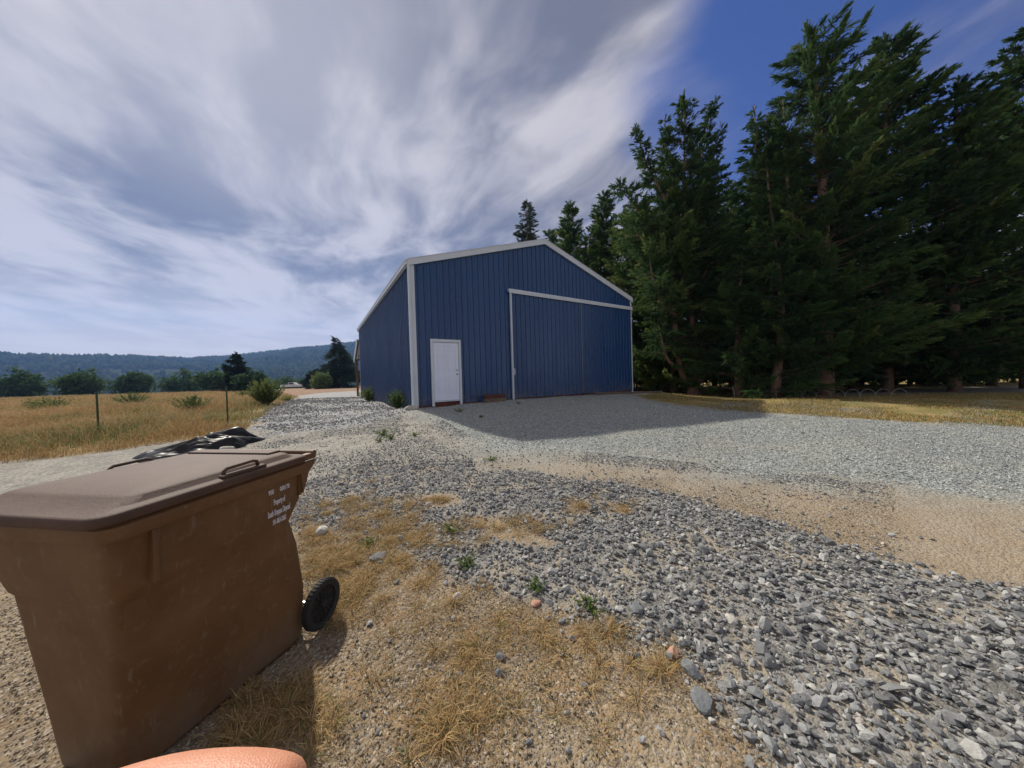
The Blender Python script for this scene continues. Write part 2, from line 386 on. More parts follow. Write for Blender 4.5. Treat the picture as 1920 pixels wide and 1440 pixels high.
# ------------------------------------------------------------------ hills
M_HILL = mat('hill_forest_floor', (0.040, 0.052, 0.030), 1.0, spec=0.0, noise=0.4, nscale=0.02)
hb = []
az = np.linspace(R_(-80), R_(110), 260); hr = np.geomspace(380, 3400, 90)
HA, HR = np.meshgrid(az, hr, indexing='xy')
cam_az = YAW
def ridge_h(A, Rr):
    px = 960 + F_PX*np.tan(np.clip(A-YAW, -1.35, 1.35))
    # crest height angle as seen from the yard, by compass direction
    deg = np.degrees(A)
    el = np.interp(deg, [-80, -45, -30, -14, -11, -7, -2.6, 1, 5.2, 10, 20, 60, 110], [2.6, 3.4, 3.3, 3.6, 3.8, 4.5, 5.2, 5.4, 6.1, 7.0, 7.2, 6.5, 6.0])
    top = 2300*np.tan(np.radians(el))
    xw, yw = Rr*np.sin(A), Rr*np.cos(A)
    prof = sstep(Rr, 560, 2300)*(1-0.35*sstep(Rr, 2350, 3400))
    rug = (fbm(xw, yw, 700, 5, 31)-0.5)
    spur = (fbm(A*900, Rr*0.25, 160, 4, 37)-0.5)
    return -15 + top*prof*(1+0.0*rug) + 60*rug*prof*(1-0.8*sstep(Rr, 1700, 2300)) + 90*spur*prof*(1-sstep(Rr, 1500, 2250))
HZ = ridge_h(HA, HR)
hx = CAM[0] + HR*np.sin(HA); hy = CAM[1] + HR*np.cos(HA)
nh, na = HA.shape; hid = np.arange(nh*na).reshape(nh, na)
hq = np.stack([hid[:-1, :-1], hid[:-1, 1:], hid[1:, 1:], hid[1:, :-1]], -1).reshape(-1, 4)
tag(mesh_np('hills', np.stack([hx.ravel(), hy.ravel(), HZ.ravel()], 1), hq, M_HILL, smooth=True), kind='structure')
# forest on the hills: rough crowns
NF = 46000
fr = np.sqrt(rng.uniform(560**2, 2420**2, NF)); fa = rng.uniform(R_(-62), R_(70), NF)
dd = fbm(fr*np.sin(fa), fr*np.cos(fa), 190, 4, 44); keep = rng.uniform(0, 1, NF) < sstep(dd, 0.30, 0.46)*0.9+0.1
fr, fa, dd = fr[keep], fa[keep], dd[keep]; NF = len(fr)
fz = ridge_h(fa, fr)
fx = CAM[0]+fr*np.sin(fa); fy = CAM[1]+fr*np.cos(fa)
fh = rng.uniform(9, 21, NF); fw = fh*rng.uniform(0.25, 0.55, NF)
k5 = np.arange(5)*2*np.pi/5
ring = np.stack([np.cos(k5), np.sin(k5)], 1)
jit = rng.uniform(0.7, 1.3, (NF, 5))
V = np.zeros((NF, 11, 3))
V[:, :5, 0] = fx[:, None]+ring[:, 0]*fw[:, None]*0.7*jit; V[:, :5, 1] = fy[:, None]+ring[:, 1]*fw[:, None]*0.7*jit; V[:, :5, 2] = fz[:, None]-2
V[:, 5:10, 0] = fx[:, None]+ring[:, 0]*fw[:, None]*jit; V[:, 5:10, 1] = fy[:, None]+ring[:, 1]*fw[:, None]*jit; V[:, 5:10, 2] = (fz+fh*rng.uniform(0.25, 0.6, NF))[:, None]
V[:, 10] = np.stack([fx, fy, fz+fh], 1)
base = np.arange(NF)[:, None, None]*11
q = np.array([[i, (i+1) % 5, 5+(i+1) % 5, 5+i] for i in range(5)]); tr = np.array([[5+i, 5+(i+1) % 5, 10] for i in range(5)])
M_FOREST = mat('hill_forest', rough=1.0, spec=0.0, attr='tint', ramp=[(0, (0.011, 0.024, 0.017)), (0.6, (0.024, 0.042, 0.024)), (1, (0.062, 0.072, 0.038))])
tt = np.repeat(np.clip(rng.uniform(0, 1, NF)*0.6+0.6*(1-dd), 0, 1), 11)
tag(mesh_np('hill_forest', V.reshape(-1, 3), [(base+q).reshape(-1, 4), (base+tr).reshape(-1, 3)], M_FOREST, attrs={'tint': tt}, smooth=True),
    'dense woods covering the far blue hills', 'woods', kind='stuff')

# ------------------------------------------------------------------ barn
W_, H_, HR_, L_ = 11.39, 4.72, 6.56, 15.46
PITCHR = (HR_-H_)/(W_/2)
M_BLUE = bpy.data.materials.new('blue_painted_steel'); M_BLUE.use_nodes = True; t = NT(M_BLUE.node_tree); B = t.n['Principled BSDF']
ob = t.node('ShaderNodeTexCoord').outputs['Object']; mpn = t.node('ShaderNodeMapping'); t.l.new(ob, mpn.inputs[0]); mpn.inputs['Scale'].default_value = (1, 1, 0.12)
sx = t.node('ShaderNodeSeparateXYZ'); t.l.new(ob, sx.inputs[0])
shn = t.math('FLOOR', t.math('DIVIDE', t.math('ADD', sx.outputs[0], sx.outputs[1]), 0.9144)); wn = t.node('ShaderNodeTexWhiteNoise', noise_dimensions='1D'); t.l.new(shn, wn.inputs['W'])
c = t.mix(wn.outputs['Value'], (0.0065, 0.046, 0.150), (0.0085, 0.054, 0.170))
c = t.mix(t.ramp(t.noise(mpn.outputs[0], 6, 5, 0.65), 0.45, 0.75, 0, 0.25), c, (0.024, 0.072, 0.150))
dirt = t.math('MULTIPLY', t.ramp(sx.outputs[2], -0.2, 0.55, 1.0, 0.0), t.ramp(t.noise(ob, 5, 6, 0.7), 0.35, 0.70))
c = t.mix(t.math('MULTIPLY', dirt, 0.6), c, (0.17, 0.15, 0.12)); t.l.new(c, B.inputs['Base Color'])
t.l.new(t.ramp(t.noise(mpn.outputs[0], 3, 4, 0.6), 0.3, 0.7, 0.20, 0.34), B.inputs['Roughness']); B.inputs['Specular IOR Level'].default_value = 0.48
bpn = t.node('ShaderNodeBump'); bpn.inputs['Strength'].default_value = 0.35; bpn.inputs['Distance'].default_value = 0.02; t.l.new(t.noise(ob, 1.7, 3, 0.5), bpn.inputs['Height']); t.l.new(bpn.outputs[0], B.inputs['Normal'])
M_TRIM = mat('pale_trim_steel', (0.56, 0.62, 0.68), 0.42, noise=0.06, nscale=2.0)
M_DOORW = mat('white_door_paint', (0.70, 0.76, 0.90), 0.45, noise=0.03, nscale=3)
M_SKIRT = mat('red_brown_timber', (0.10, 0.035, 0.022), 0.85, noise=0.3, nscale=6, bump=0.4)
M_OLDWOOD = mat('weathered_timber', (0.14, 0.105, 0.075), 0.9, noise=0.35, nscale=7, bump=0.5)
M_POST = mat('brown_post_timber', (0.13, 0.07, 0.035), 0.85, noise=0.3, nscale=6, bump=0.4)
M_STEEL = mat('galvanised_steel', (0.45, 0.46, 0.46), 0.35, metal=0.9)
M_ROOF = mat('roof_steel', (0.45, 0.50, 0.54), 0.4, metal=0.2, noise=0.05)
M_DARK = mat('dark_inside', (0.02, 0.02, 0.02), 0.9)

def rib_profile(length, pitch=0.2286, h=0.027):
    """(s, out) points of ribbed sheet"""
    pts = []; s = 0.0; k = 0
    while s < length:
        for ds, o in ((0.0, h*0.95), (0.012, h), (0.028, 0.0), (0.093, 0.0), (0.098, 0.0035), (0.107, 0.0035), (0.112, 0.0), (0.188, 0.0), (0.2, 0.0)):
            if s+ds < length: pts.append((s+ds, o))
        if s+pitch-0.014 < length: pts.append((s+pitch-0.014-0.002, h))
        s += pitch; k += 1
    pts.append((length, 0.0))
    pts = sorted(pts)
    return pts
def sheet(origin, along, out, length, z0, ztop, pitch=0.2286, h=0.027):
    """ribbed vertical sheet; ztop is a function of s; returns V, F"""
    pr = rib_profile(length, pitch, h)
    if callable(ztop):
        mids = [W_/2] if length > W_/2 else []
        pr = sorted(pr + [(m, 0.0) for m in mids if 0 < m < length])
    o = np.array(origin, float); al = np.array(along, float); ou = np.array(out, float)
    V = []; 
    for s, d in pr:
        p = o + al*s + ou*d
        V.append((p[0], p[1], z0)); V.append((p[0], p[1], ztop(s) if callable(ztop) else ztop))
    n = len(pr)
    Fq = np.array([[2*i, 2*i+2, 2*i+3, 2*i+1] for i in range(n-1)])
    return np.array(V), Fq

barn = empty('metal_barn', (0, 0, -0.2)); tag(barn, 'large blue ribbed steel barn with pale trim on the gravel', 'barn')
def bp_(o):
    o.parent = barn; o.location = (-barn.location[0], -barn.location[1], -barn.location[2]); return o
gz = lambda s: H_ - 0.02 + PITCHR*min(s, W_-s)
V1, F1 = sheet((0, 0, 0), (1, 0, 0), (0, -1, 0), W_, -0.6, gz)
bp_(mesh_np('front_wall', V1, F1, M_BLUE))
V1, F1 = sheet((0, L_, 0), (0, -1, 0), (-1, 0, 0), L_, -0.9, H_-0.02, h=0.045)
bp_(mesh_np('side_wall', V1, F1, M_BLUE))
V1, F1 = sheet((W_, 0, 0), (0, 1, 0), (1, 0, 0), L_, -0.9, H_-0.02, h=0.045)
bp_(mesh_np('side_wall', V1, F1, M_BLUE))
V1, F1 = sheet((W_, L_, 0), (-1, 0, 0), (0, 1, 0), W_, -0.9, gz)
bp_(mesh_np('rear_wall', V1, F1, M_BLUE))
# roof: two ribbed slopes
def roof_slope(x0, x1, ya, yb, zoff=0.045):
    pr = rib_profile(yb-ya, 0.2286, 0.02); V = []
    for s, d in pr:
        for x in (x0, x1):
            z = H_ + PITCHR*min(x, W_-x) + zoff + d
            V.append((x, ya+s, z))
    n = len(pr); Fq = np.array([[2*i, 2*i+1, 2*i+3, 2*i+2] for i in range(n-1)])
    return np.array(V), Fq
for x0, x1 in ((-0.12, W_/2), (W_/2, W_+0.12)):
    V1, F1 = roof_slope(x0, x1, -0.06, L_+0.06); bp_(mesh_np('roof', V1, F1, M_ROOF))
# gable rake trims, eave trims, corner trims, ridge cap
for ysgn, y0 in ((-1, 0.0), (1, L_)):
    for side in (0, 1):
        m = MB()
        xs = (-0.10, W_/2) if side == 0 else (W_/2, W_+0.10)
        za, zb = [H_ + PITCHR*min(x, W_-x) for x in xs]
        ya, yb = (y0-0.085, y0-0.03) if ysgn < 0 else (y0+0.03, y0+0.085)
        pts = [(xs[0], za-0.15), (xs[1], zb-0.15), (xs[1], zb+0.06), (xs[0], za+0.06)]
        m.prism(pts, 'y', ya, yb)
        pts2 = [(xs[0], za+0.061), (xs[1], zb+0.061), (xs[1], zb+0.078), (xs[0], za+0.078)]
        m.prism(pts2, 'y', ya-0.012 if ysgn < 0 else ya-0.03, yb+0.03 if ysgn < 0 else yb+0.012)
        bp_(m.build('rake_trim', M_TRIM))
m = MB(); m.box((-0.16, -0.03, H_-0.13), (-0.045, L_+0.03, H_+0.00)).box((-0.175, -0.03, H_+0.002), (-0.04, L_+0.03, H_+0.02)); bp_(m.build('eave_trim', M_TRIM))
m = MB(); m.box((W_+0.045, -0.03, H_-0.13), (W_+0.16, L_+0.03, H_+0.02)); bp_(m.build('eave_trim', M_TRIM))
m = MB(); m.prism([(W_/2-0.2, HR_+0.0), (W_/2, HR_+0.072), (W_/2+0.2, HR_+0.0), (W_/2+0.2, HR_+0.02), (W_/2, HR_+0.09), (W_/2-0.2, HR_+0.02)], 'y', -0.05, L_+0.05); bp_(m.build('ridge_cap', M_TRIM))
def corner(x, y, sx, sy, wf=0.20, ws=0.12):
    """L-shaped corner trim; sx, sy outward signs"""
    e = 0.036
    m = MB()
    m.box((min(x+sx*e, x-sx*wf), min(y+sy*e, y+sy*(e-0.006)), -0.55), (max(x+sx*e, x-sx*wf), max(y+sy*e, y+sy*(e-0.006)), H_-0.13), 0.002)
    m.box((min(x+sx*e, x+sx*(e-0.006)), min(y+sy*(e-0.008), y-sy*ws), -0.55), (max(x+sx*e, x+sx*(e-0.006)), max(y+sy*(e-0.008), y-sy*ws), H_-0.13), 0.002)
    return m
for x, y, sx, sy in ((0, 0, -1, -1), (W_, 0, 1, -1), (0, L_, -1, 1), (W_, L_, 1, 1)):
    bp_(corner(x, y, sx, sy, 0.115 if x == 0 else 0.08, 0.10).build('corner_trim', M_TRIM))
# downspout at the near corner
m = MB(); zb = hz(-0.1, -0.12)
m.box((-0.115, -0.115, zb+0.12), (-0.04, -0.040, H_-0.14), 0.008)
for z in (1.0, 2.6, 4.0): m.box((-0.12, -0.12, z), (-0.036, -0.036, z+0.03))
bp_(m.build('downspout', M_TRIM))
# skirt board
m = MB(); m.box((0.0, -0.012, -0.5), (W_, 0.03, -0.13)).box((-0.012, 0.0, -0.8), (0.03, L_, -0.22)); bp_(m.build('skirt_board', M_SKIRT))

# entry door
XD = 0.674
DX0, DX1, DZ1 = XD, XD+0.914, 2.03
m = MB(); y0, y1 = -0.075, -0.024
m.box((DX0-0.10, y0, -0.19), (DX0-0.012, y1, DZ1+0.012)).box((DX1+0.012, y0, -0.17), (DX1+0.10, y1, DZ1+0.012)).box((DX0-0.10, y0-0.003, DZ1+0.014), (DX1+0.10, y1, DZ1+0.115))
bp_(m.build('door_frame', M_TRIM))
m = MB(); m.box((DX0-0.011, -0.10, -0.045), (DX1+0.011, -0.03, -0.008)); bp_(m.build('threshold', M_TRIM))
m = MB(); m.box((DX0-0.011, -0.05, -0.40), (DX1+0.011, -0.026, -0.047)); bp_(m.build('sill_board', M_SKIRT))
door = MB()
yf = -0.052
def rect_ring(m, x0, x1, z0, z1, w, d):
    """raised-panel moulding: groove ring then a raised field"""
    pass
# slab built as a grid with recessed mouldings
bm = door.bm
xsn = [DX0, DX0+0.11, DX0+0.42, DX0+0.494, DX0+0.804, DX1]
door.box((DX0, yf+0.012, 0.0), (DX1, -0.026, DZ1))
door.box((DX0, yf, 0.0), (DX0+0.11, yf+0.0118, DZ1)); door.box((DX1-0.11, yf, 0.0), (DX1, yf+0.0118, DZ1)); door.box((DX0+0.42, yf, 0.0), (DX0+0.494, yf+0.0118, DZ1))
zrows = [(0.0, 0.22), (0.80, 0.96), (1.60, 1.69), (1.91, 2.03)]
for z0, z1 in zrows:
    for xa, xb in ((DX0+0.1105, DX0+0.4195), (DX0+0.4945, DX0+0.8035)): door.box((xa, yf, z0), (xb, yf+0.0118, z1))
for (z0, z1) in ((0.22, 0.80), (0.96, 1.60), (1.69, 1.91)):
    for xa, xb in ((DX0+0.11, DX0+0.42), (DX0+0.494, DX0+0.804)):
        door.prism([(xa+0.035, z0+0.035), (xb-0.035, z0+0.035), (xb-0.035, z1-0.035), (xa+0.035, z1-0.035)], 'y', yf+0.002, yf+0.0118)
dr = bp_(door.build('entry_door', M_DOORW))
m = MB()
m.lathe([(0.0001, -0.022), (0.026, -0.018), (0.032, 0.0), (0.0001, 0.0)], (DX1-0.07, yf-0.001, 1.07), (0, 1, 0), 20)
m.build('deadbolt', M_STEEL, dr, smooth=True); m = MB()
m.lathe([(0.0001, -0.066), (0.018, -0.062), (0.027, -0.048), (0.024, -0.034), (0.011, -0.028), (0.011, -0.010), (0.032, -0.008), (0.032, 0.0), (0.0001, 0.0)], (DX1-0.07, yf-0.001, 0.92), (0, 1, 0), 20)
m.build('door_knob', M_STEEL, dr, smooth=True)

# sliding door: two leaves, track cover, edge trims
XS, XM, XE, HH = 3.90, 7.70, W_-0.09, 4.22
for x0, x1 in ((XS, XM-0.02), (XM+0.02, XE)):
    V1, F1 = sheet((x0, -0.07, 0), (1, 0, 0), (0, -1, 0), x1-x0, -0.10, HH-0.09, h=0.024)
    leaf = bp_(mesh_np('sliding_door', V1, F1, M_BLUE))
    if x0 == XS:
        m = MB(); m.box((x0-0.06, -0.125, -0.14), (x0, -0.035, HH-0.1), 0.003); m.build('edge_trim', M_TRIM, leaf)
        m = MB(); xh = x0+0.05
        m.tube([(xh, -0.09, 0.86), (xh, -0.135, 0.88), (xh, -0.145, 0.97), (xh, -0.135, 1.06), (xh, -0.09, 1.08)], 0.012, 8)
        m.box((xh-0.022, -0.092, 0.83), (xh+0.022, -0.088, 1.11)); m.build('pull_handle', M_TRIM, leaf)
    else:
        m = MB(); m.box((XM-0.008, -0.098, -0.08), (XM+0.006, -0.07, HH-0.1)); m.build('edge_trim', M_STEEL, leaf)
    m = MB(); m.box((x0+0.003, -0.068, -0.14), (x1, -0.04, -0.02)); m.build('bottom_rail', M_SKIRT, leaf)
m = MB(); m.prism([(-0.145, HH-0.13), (-0.150, HH+0.0), (-0.135, HH+0.035), (-0.022, HH+0.05), (-0.022, HH-0.06), (-0.12, HH-0.08), (-0.128, HH-0.13)], 'x', XS-0.12, W_-0.02)
bp_(m.build('track_cover', M_TRIM))
# screws on the corner trim
# rear lean-to
m = MB(); m.prism([(L_+0.05, 3.92), (L_+2.9, 2.62), (L_+2.9, 2.68), (L_+0.05, 3.98)], 'x', -0.15, 7.0); lt = bp_(m.build('lean_to_roof', M_ROOF))
m = MB(); m.prism([(L_+0.05, 3.70), (L_+2.93, 2.40), (L_+2.93, 2.70), (L_+0.05, 4.0)], 'x', -0.20, -0.155); m.build('fascia', M_TRIM, lt)
m = MB(); m.prism([(L_+0.05, 3.72), (L_+2.85, 2.44), (L_+2.85, 2.60), (L_+0.05, 3.90)], 'x', -0.10, -0.04)
for k in range(5): m.box((0.1, L_+0.3+k*0.6, 3.62-k*0.27), (6.9, L_+0.35+k*0.6, 3.75-k*0.27))
m.build('rafter', M_POST, lt)
for x in (-0.02, 3.4, 6.8):
    m = MB(); m.box((x-0.075, L_+2.4, hz(x, L_+2.5)-0.1), (x+0.075, L_+2.55, 2.62)); bp_(m.build('post', M_POST))

# concrete lump by the downspout
def rock(name, c, size, seed, material, label, cat, rz=0.0, sub=2, group=None, rough=0.25, sink=0.35):
    bm = bmesh.new(); bmesh.ops.create_icosphere(bm, subdivisions=sub, radius=1.0); r_ = random.Random(seed)
    pl = [(Vector((r_.gauss(0, 1), r_.gauss(0, 1), r_.gauss(0, 1))).normalized(), r_.uniform(0.55, 0.85)) for _ in range(9)]
    for v in bm.verts:
        for n, d in pl:
            k = v.co.dot(n)
            if k > d: v.co -= n*(k-d)
        v.co += Vector([r_.uniform(-1, 1)*0.03 for _ in range(3)])
        v.co = Vector([v.co[i]*size[i] for i in range(3)])
    me = bpy.data.meshes.new(name); bm.to_mesh(me); bm.free(); me.materials.append(material)
    o = link(bpy.data.objects.new(name, me)); o.location = (c[0], c[1], hz(c[0], c[1])+size[2]*(1-2*sink)); o.rotation_euler = (0, 0, rz)
    tag(o, label, cat, group); return o
M_CONC = mat('pale_concrete', (0.42, 0.40, 0.35), 0.9, noise=0.25, nscale=9, bump=0.6)
M_SLATE = mat('grey_slate_stone', (0.17, 0.18, 0.185), 0.85, noise=0.3, nscale=14, bump=0.5, bscale=40)
M_PALE = mat('pale_stone', (0.48, 0.46, 0.41), 0.9, noise=0.2, nscale=14, bump=0.5, bscale=40)
M_PINK = mat('pink_stone', (0.44, 0.25, 0.17), 0.85, noise=0.2, nscale=20, bump=0.4, bscale=50)
rock('concrete_lump', (-0.16, -0.22), (0.24, 0.16, 0.12), 3, M_CONC, 'pale concrete lump under the downspout at the barn corner', 'concrete lump')

# stacked timber step by the wall
st = empty('timber_step', (2.88, -0.36, hz(2.88, -0.36)), 0.03); tag(st, 'two short timbers stacked as a step by the wall', 'timber step')
for k, (z0, z1, mt, w0) in enumerate(((0.0, 0.14, M_OLDWOOD, 0.47), (0.144, 0.28, M_SKIRT, 0.44))):
    m = MB(); m.box((-w0, -0.10, z0-0.03 if k == 0 else z0), (w0-0.03, 0.10, z1), 0.006); o = m.build('timber', mt, st)
    o['label'] = ('weathered olive brown lower timber', 'dark red upper timber')[k]
# old plank lying by the sliding door
pg = np.array([9.0, -0.55]); m = MB(); m.box((-1.1, -0.12, -0.02), (1.1, 0.12, 0.045), 0.006)
o = m.build('old_plank', M_OLDWOOD); o.location = (9.1, -0.62, hz(9.1, -0.62)+0.03); o.rotation_euler = (0.04, 0.02, -0.16)
tag(o, 'weathered plank lying against the foot of the right sliding door', 'plank')
m = MB(); m.box((-0.9, -0.09, -0.03), (0.9, 0.09, 0.05), 0.008)
o = m.build('old_beam', M_OLDWOOD); o.location = (11.2, -0.95, hz(11.2, -0.95)+0.02); o.rotation_euler = (0.02, 0.0, -0.35)
tag(o, 'weathered beam lying by the right corner of the barn', 'beam')

# ------------------------------------------------------------------ loose stones
PHI = (1+5**0.5)/2
ICO = np.array([(-1, PHI, 0), (1, PHI, 0), (-1, -PHI, 0), (1, -PHI, 0), (0, -1, PHI), (0, 1, PHI), (0, -1, -PHI), (0, 1, -PHI), (PHI, 0, -1), (PHI, 0, 1), (-PHI, 0, -1), (-PHI, 0, 1)])/math.sqrt(1+PHI*PHI)
ICF = np.array([(0, 11, 5), (0, 5, 1), (0, 1, 7), (0, 7, 10), (0, 10, 11), (1, 5, 9), (5, 11, 4), (11, 10, 2), (10, 7, 6), (7, 1, 8), (3, 9, 4), (3, 4, 2), (3, 2, 6), (3, 6, 8), (3, 8, 9), (4, 9, 5), (2, 4, 11), (6, 2, 10), (8, 6, 7), (9, 8, 1)])
OCT = np.array([(1, 0, 0), (-1, 0, 0), (0, 1, 0), (0, -1, 0), (0, 0, 1), (0, 0, -1.)])
OCF = np.array([(0, 2, 4), (2, 1, 4), (1, 3, 4), (3, 0, 4), (2, 0, 5), (1, 2, 5), (3, 1, 5), (0, 3, 5)])
def rot_rand(n, tilt=0.5):
    a = rng.uniform(0, 2*np.pi, n); b = rng.normal(0, tilt, n); c = rng.normal(0, tilt, n)
    ca, sa, cb, sb, cc, sc = np.cos(a), np.sin(a), np.cos(b), np.sin(b), np.cos(c), np.sin(c); z = np.zeros(n); o = np.ones(n)
    Rz = np.stack([ca, -sa, z, sa, ca, z, z, z, o], 1).reshape(n, 3, 3)
    Rx = np.stack([o, z, z, z, cb, -sb, z, sb, cb], 1).reshape(n, 3, 3)
    Ry = np.stack([cc, z, sc, z, o, z, -sc, z, cc], 1).reshape(n, 3, 3)
    return Rx @ Ry @ Rz
def stones(name, x, y, size, material, label, cat='gravel', coarse=False, tint=None, lift=0.15):
    n = len(x); T0, TF = (OCT, OCF) if coarse else (ICO, ICF); k = len(T0)
    v = np.repeat(T0[None], n, 0)*(1+rng.uniform(-0.28, 0.22, (n, k, 1)))
    v = v + rng.normal(0, 0.10, (n, k, 3))
    sc = np.stack([rng.uniform(0.75, 1.35, n), rng.uniform(0.55, 1.0, n), rng.uniform(0.32, 0.75, n)], 1)*(size/2)[:, None]
    v = v*sc[:, None]
    v = np.einsum('nij,nkj->nki', rot_rand(n), v)
    z = hgt(x, y) + size*lift + rng.uniform(0, 0.35, n)*size*0.5
    v = v + np.stack([x, y, z], 1)[:, None]
    f = (np.arange(n)[:, None, None]*k + TF[None]).reshape(-1, 3)
    tn = rng.uniform(0, 1, n) if tint is None else tint
    o = mesh_np(name, v.reshape(-1, 3), f, material, attrs={'tint': np.repeat(tn, k)})
    return tag(o, label, cat, kind='stuff')
def scatter(poly, n, vmax=99, vmin=0, falloff=1.0):
    """random points in an outline, thinned with distance so the cover looks even"""
    P = np.array(poly); lo, hi = P.min(0), P.max(0)
    x = rng.uniform(lo[0], hi[0], n); y = rng.uniform(lo[1], hi[1], n)
    k = inpoly(x, y, poly); x, y = x[k], y[k]
    v = (x-CAM[0])*math.sin(YAW)+(y-CAM[1])*math.cos(YAW); k = (v > vmin) & (v < vmax); return x[k], y[k], v[k]
M_STONE = mat('crushed_grey_stone', rough=0.9, spec=0.25, attr='tint', ramp=[(0, (0.135, 0.138, 0.138)), (0.5, (0.235, 0.24, 0.236)), (0.86, (0.345, 0.348, 0.335)), (0.98, (0.45, 0.445, 0.41)), (1, (0.46, 0.40, 0.34))], noise=0.18, nscale=30, bump=0.35, bscale=90)
# main band of coarse crushed rock
def rock_mask(x, y, amp=0.2):
    d = polydist(x, y, Z_ROCK) + amp*(fbm(x, y, 0.7, 4, 11)-0.5)*2
    m_ = sstep(d, -0.12, 0.10)
    for z_ in Z_STRAW:
        m_ = m_*(1-0.93*sstep(polydist(x, y, z_)+0.12*(fbm(x, y, 0.7, 4, 14)-0.5)*2, -0.05, 0.07))
    return m_
P = np.array(Z_ROCK); lo, hi = P.min(0)-0.4, P.max(0)+0.4
n = 340000
x = rng.uniform(lo[0], hi[0], n); y = rng.uniform(lo[1], hi[1], n)
v = (x-CAM[0])*math.sin(YAW)+(y-CAM[1])*math.cos(YAW); u = (x-CAM[0])*_r[0]+(y-CAM[1])*_r[1]
k = (v > 0.4) & (v < 8.5) & (np.abs(u) < v*1.75+0.3); x, y, v, u = x[k], y[k], v[k], u[k]
area = (hi[0]-lo[0])*(hi[1]-lo[1]); dens0 = n/area
want = np.interp(v, [1, 3, 5, 8], [1550, 1450, 1150, 850])
k = rng.uniform(0, 1, len(x)) < rock_mask(x, y)*np.minimum(1, want/dens0); x, y, v, u = x[k], y[k], v[k], u[k]
sz = np.clip(rng.lognormal(math.log(0.0245), 0.44, len(x)), 0.010, 0.095)*np.interp(u, [-2, 0, 2.5], [0.8, 0.92, 1.0])
print('stones', len(x), dens0)
stones('crushed_rock', x, y, sz, M_STONE, 'band of coarse grey crushed rock crossing the yard')
# scattered single stones over soil and dust
P0_ = [tuple(uv2w(-5, 1)), tuple(uv2w(-7, 9)), tuple(uv2w(8, 9)), tuple(uv2w(4, 1))]
x, y, v = scatter(P0_, 60000); k = (rng.uniform(0, 1, len(x)) < 0.25+0.75*sstep(fbm(x, y, 0.9, 3, 21), 0.5, 0.62)) & (polydist(x, y, Z_GOLD) < 0); x, y, v = x[k], y[k], v[k]
d = polydist(x, y, Z_ROCK); k = (d < 0.1) & (rng.uniform(0, 1, len(x)) < (np.exp(np.minimum(0, d)/0.35)*0.9+0.05)*np.where(v < 3.5, 0.5, 1.0)); x, y = x[k], y[k]
stones('scattered_stones', x, y, np.clip(rng.lognormal(math.log(0.026), 0.45, len(x)), 0.01, 0.045), M_STONE, 'loose grey stones scattered over the dusty soil')
n = 150000; v = rng.uniform(3.0, 11, n); u = rng.uniform(-1.0, 1.2, n)*v
x = CAM[0]+_r[0]*u+math.sin(YAW)*v; y = CAM[1]+_r[1]*u+math.cos(YAW)*v
d1 = polydist(x, y, Z_ROCK); d2 = polydist(x, y, Z_FINE); d3 = polydist(x, y, Z_TAN)
k = (d1 < 0.1) & (d2 < 0.3) & (polydist(x, y, Z_GOLD) < 0) & ((y < -0.15) | (x < -0.15)) & (rng.uniform(0, 1, n) < (0.12+0.88*sstep(fbm(x, y, 1.4, 4, 29), 0.40, 0.58))*np.where(d3 > 0, 0.22, 1)); x, y, v = x[k], y[k], v[k]
stones('dusty_gravel', x, y, np.clip(rng.lognormal(math.log(0.019), 0.4, len(x)), 0.008, 0.05), M_STONE, 'small grey gravel worn thin over the dusty track', coarse=True, lift=0.1)
# road stones on the left drive
P = np.array(Z_ROAD)
x, y, v = scatter(Z_ROAD, 110000, 24); k = rng.uniform(0, 1, len(x)) < (0.30+0.7*sstep(1-fbm(x, y, 1.6, 3, 25), 0.42, 0.56))*np.interp(v, [5, 24], [1, 0.5]); x, y, v = x[k], y[k], v[k]
stones('drive_gravel', x, y, np.clip(rng.lognormal(math.log(0.036), 0.35, len(x)), 0.016, 0.09)*np.interp(v, [5, 20], [0.9, 1.3]), M_STONE, 'grey gravel heaped along the drive left of the barn')
print('road', len(x))
# little pebbles in the near soil
M_PEB = mat('soil_pebbles', rough=0.95, spec=0.2, attr='tint', ramp=[(0, (0.10, 0.085, 0.06)), (0.5, (0.23, 0.19, 0.135)), (0.85, (0.36, 0.31, 0.24)), (1, (0.55, 0.50, 0.42))])
n = 150000; v = rng.uniform(0.5, 4.2, n)**1.0; u = rng.uniform(-1.8, 1.3, n)*v*0.95
wgt = rng.uniform(0, 1, n) < np.clip(v/2.0, 0, 1)
u, v = u[wgt], v[wgt]; xy = np.stack([CAM[0]+_r[0]*u+math.sin(YAW)*v, CAM[1]+_r[1]*u+math.cos(YAW)*v], 1)
x, y = xy[:, 0], xy[:, 1]
k = (polydist(x, y, Z_ROCK) < 0.05) & (rng.uniform(0, 1, len(x)) < 0.25+0.75*sstep(fbm(x, y, 0.5, 4, 27), 0.38, 0.6)); x, y = x[k], y[k]
stones('soil_pebbles', x, y, np.clip(rng.lognormal(math.log(0.0085), 0.42, len(x)), 0.004, 0.022), M_PEB, 'small tan pebbles strewn over the brown soil', coarse=True, lift=0.1)
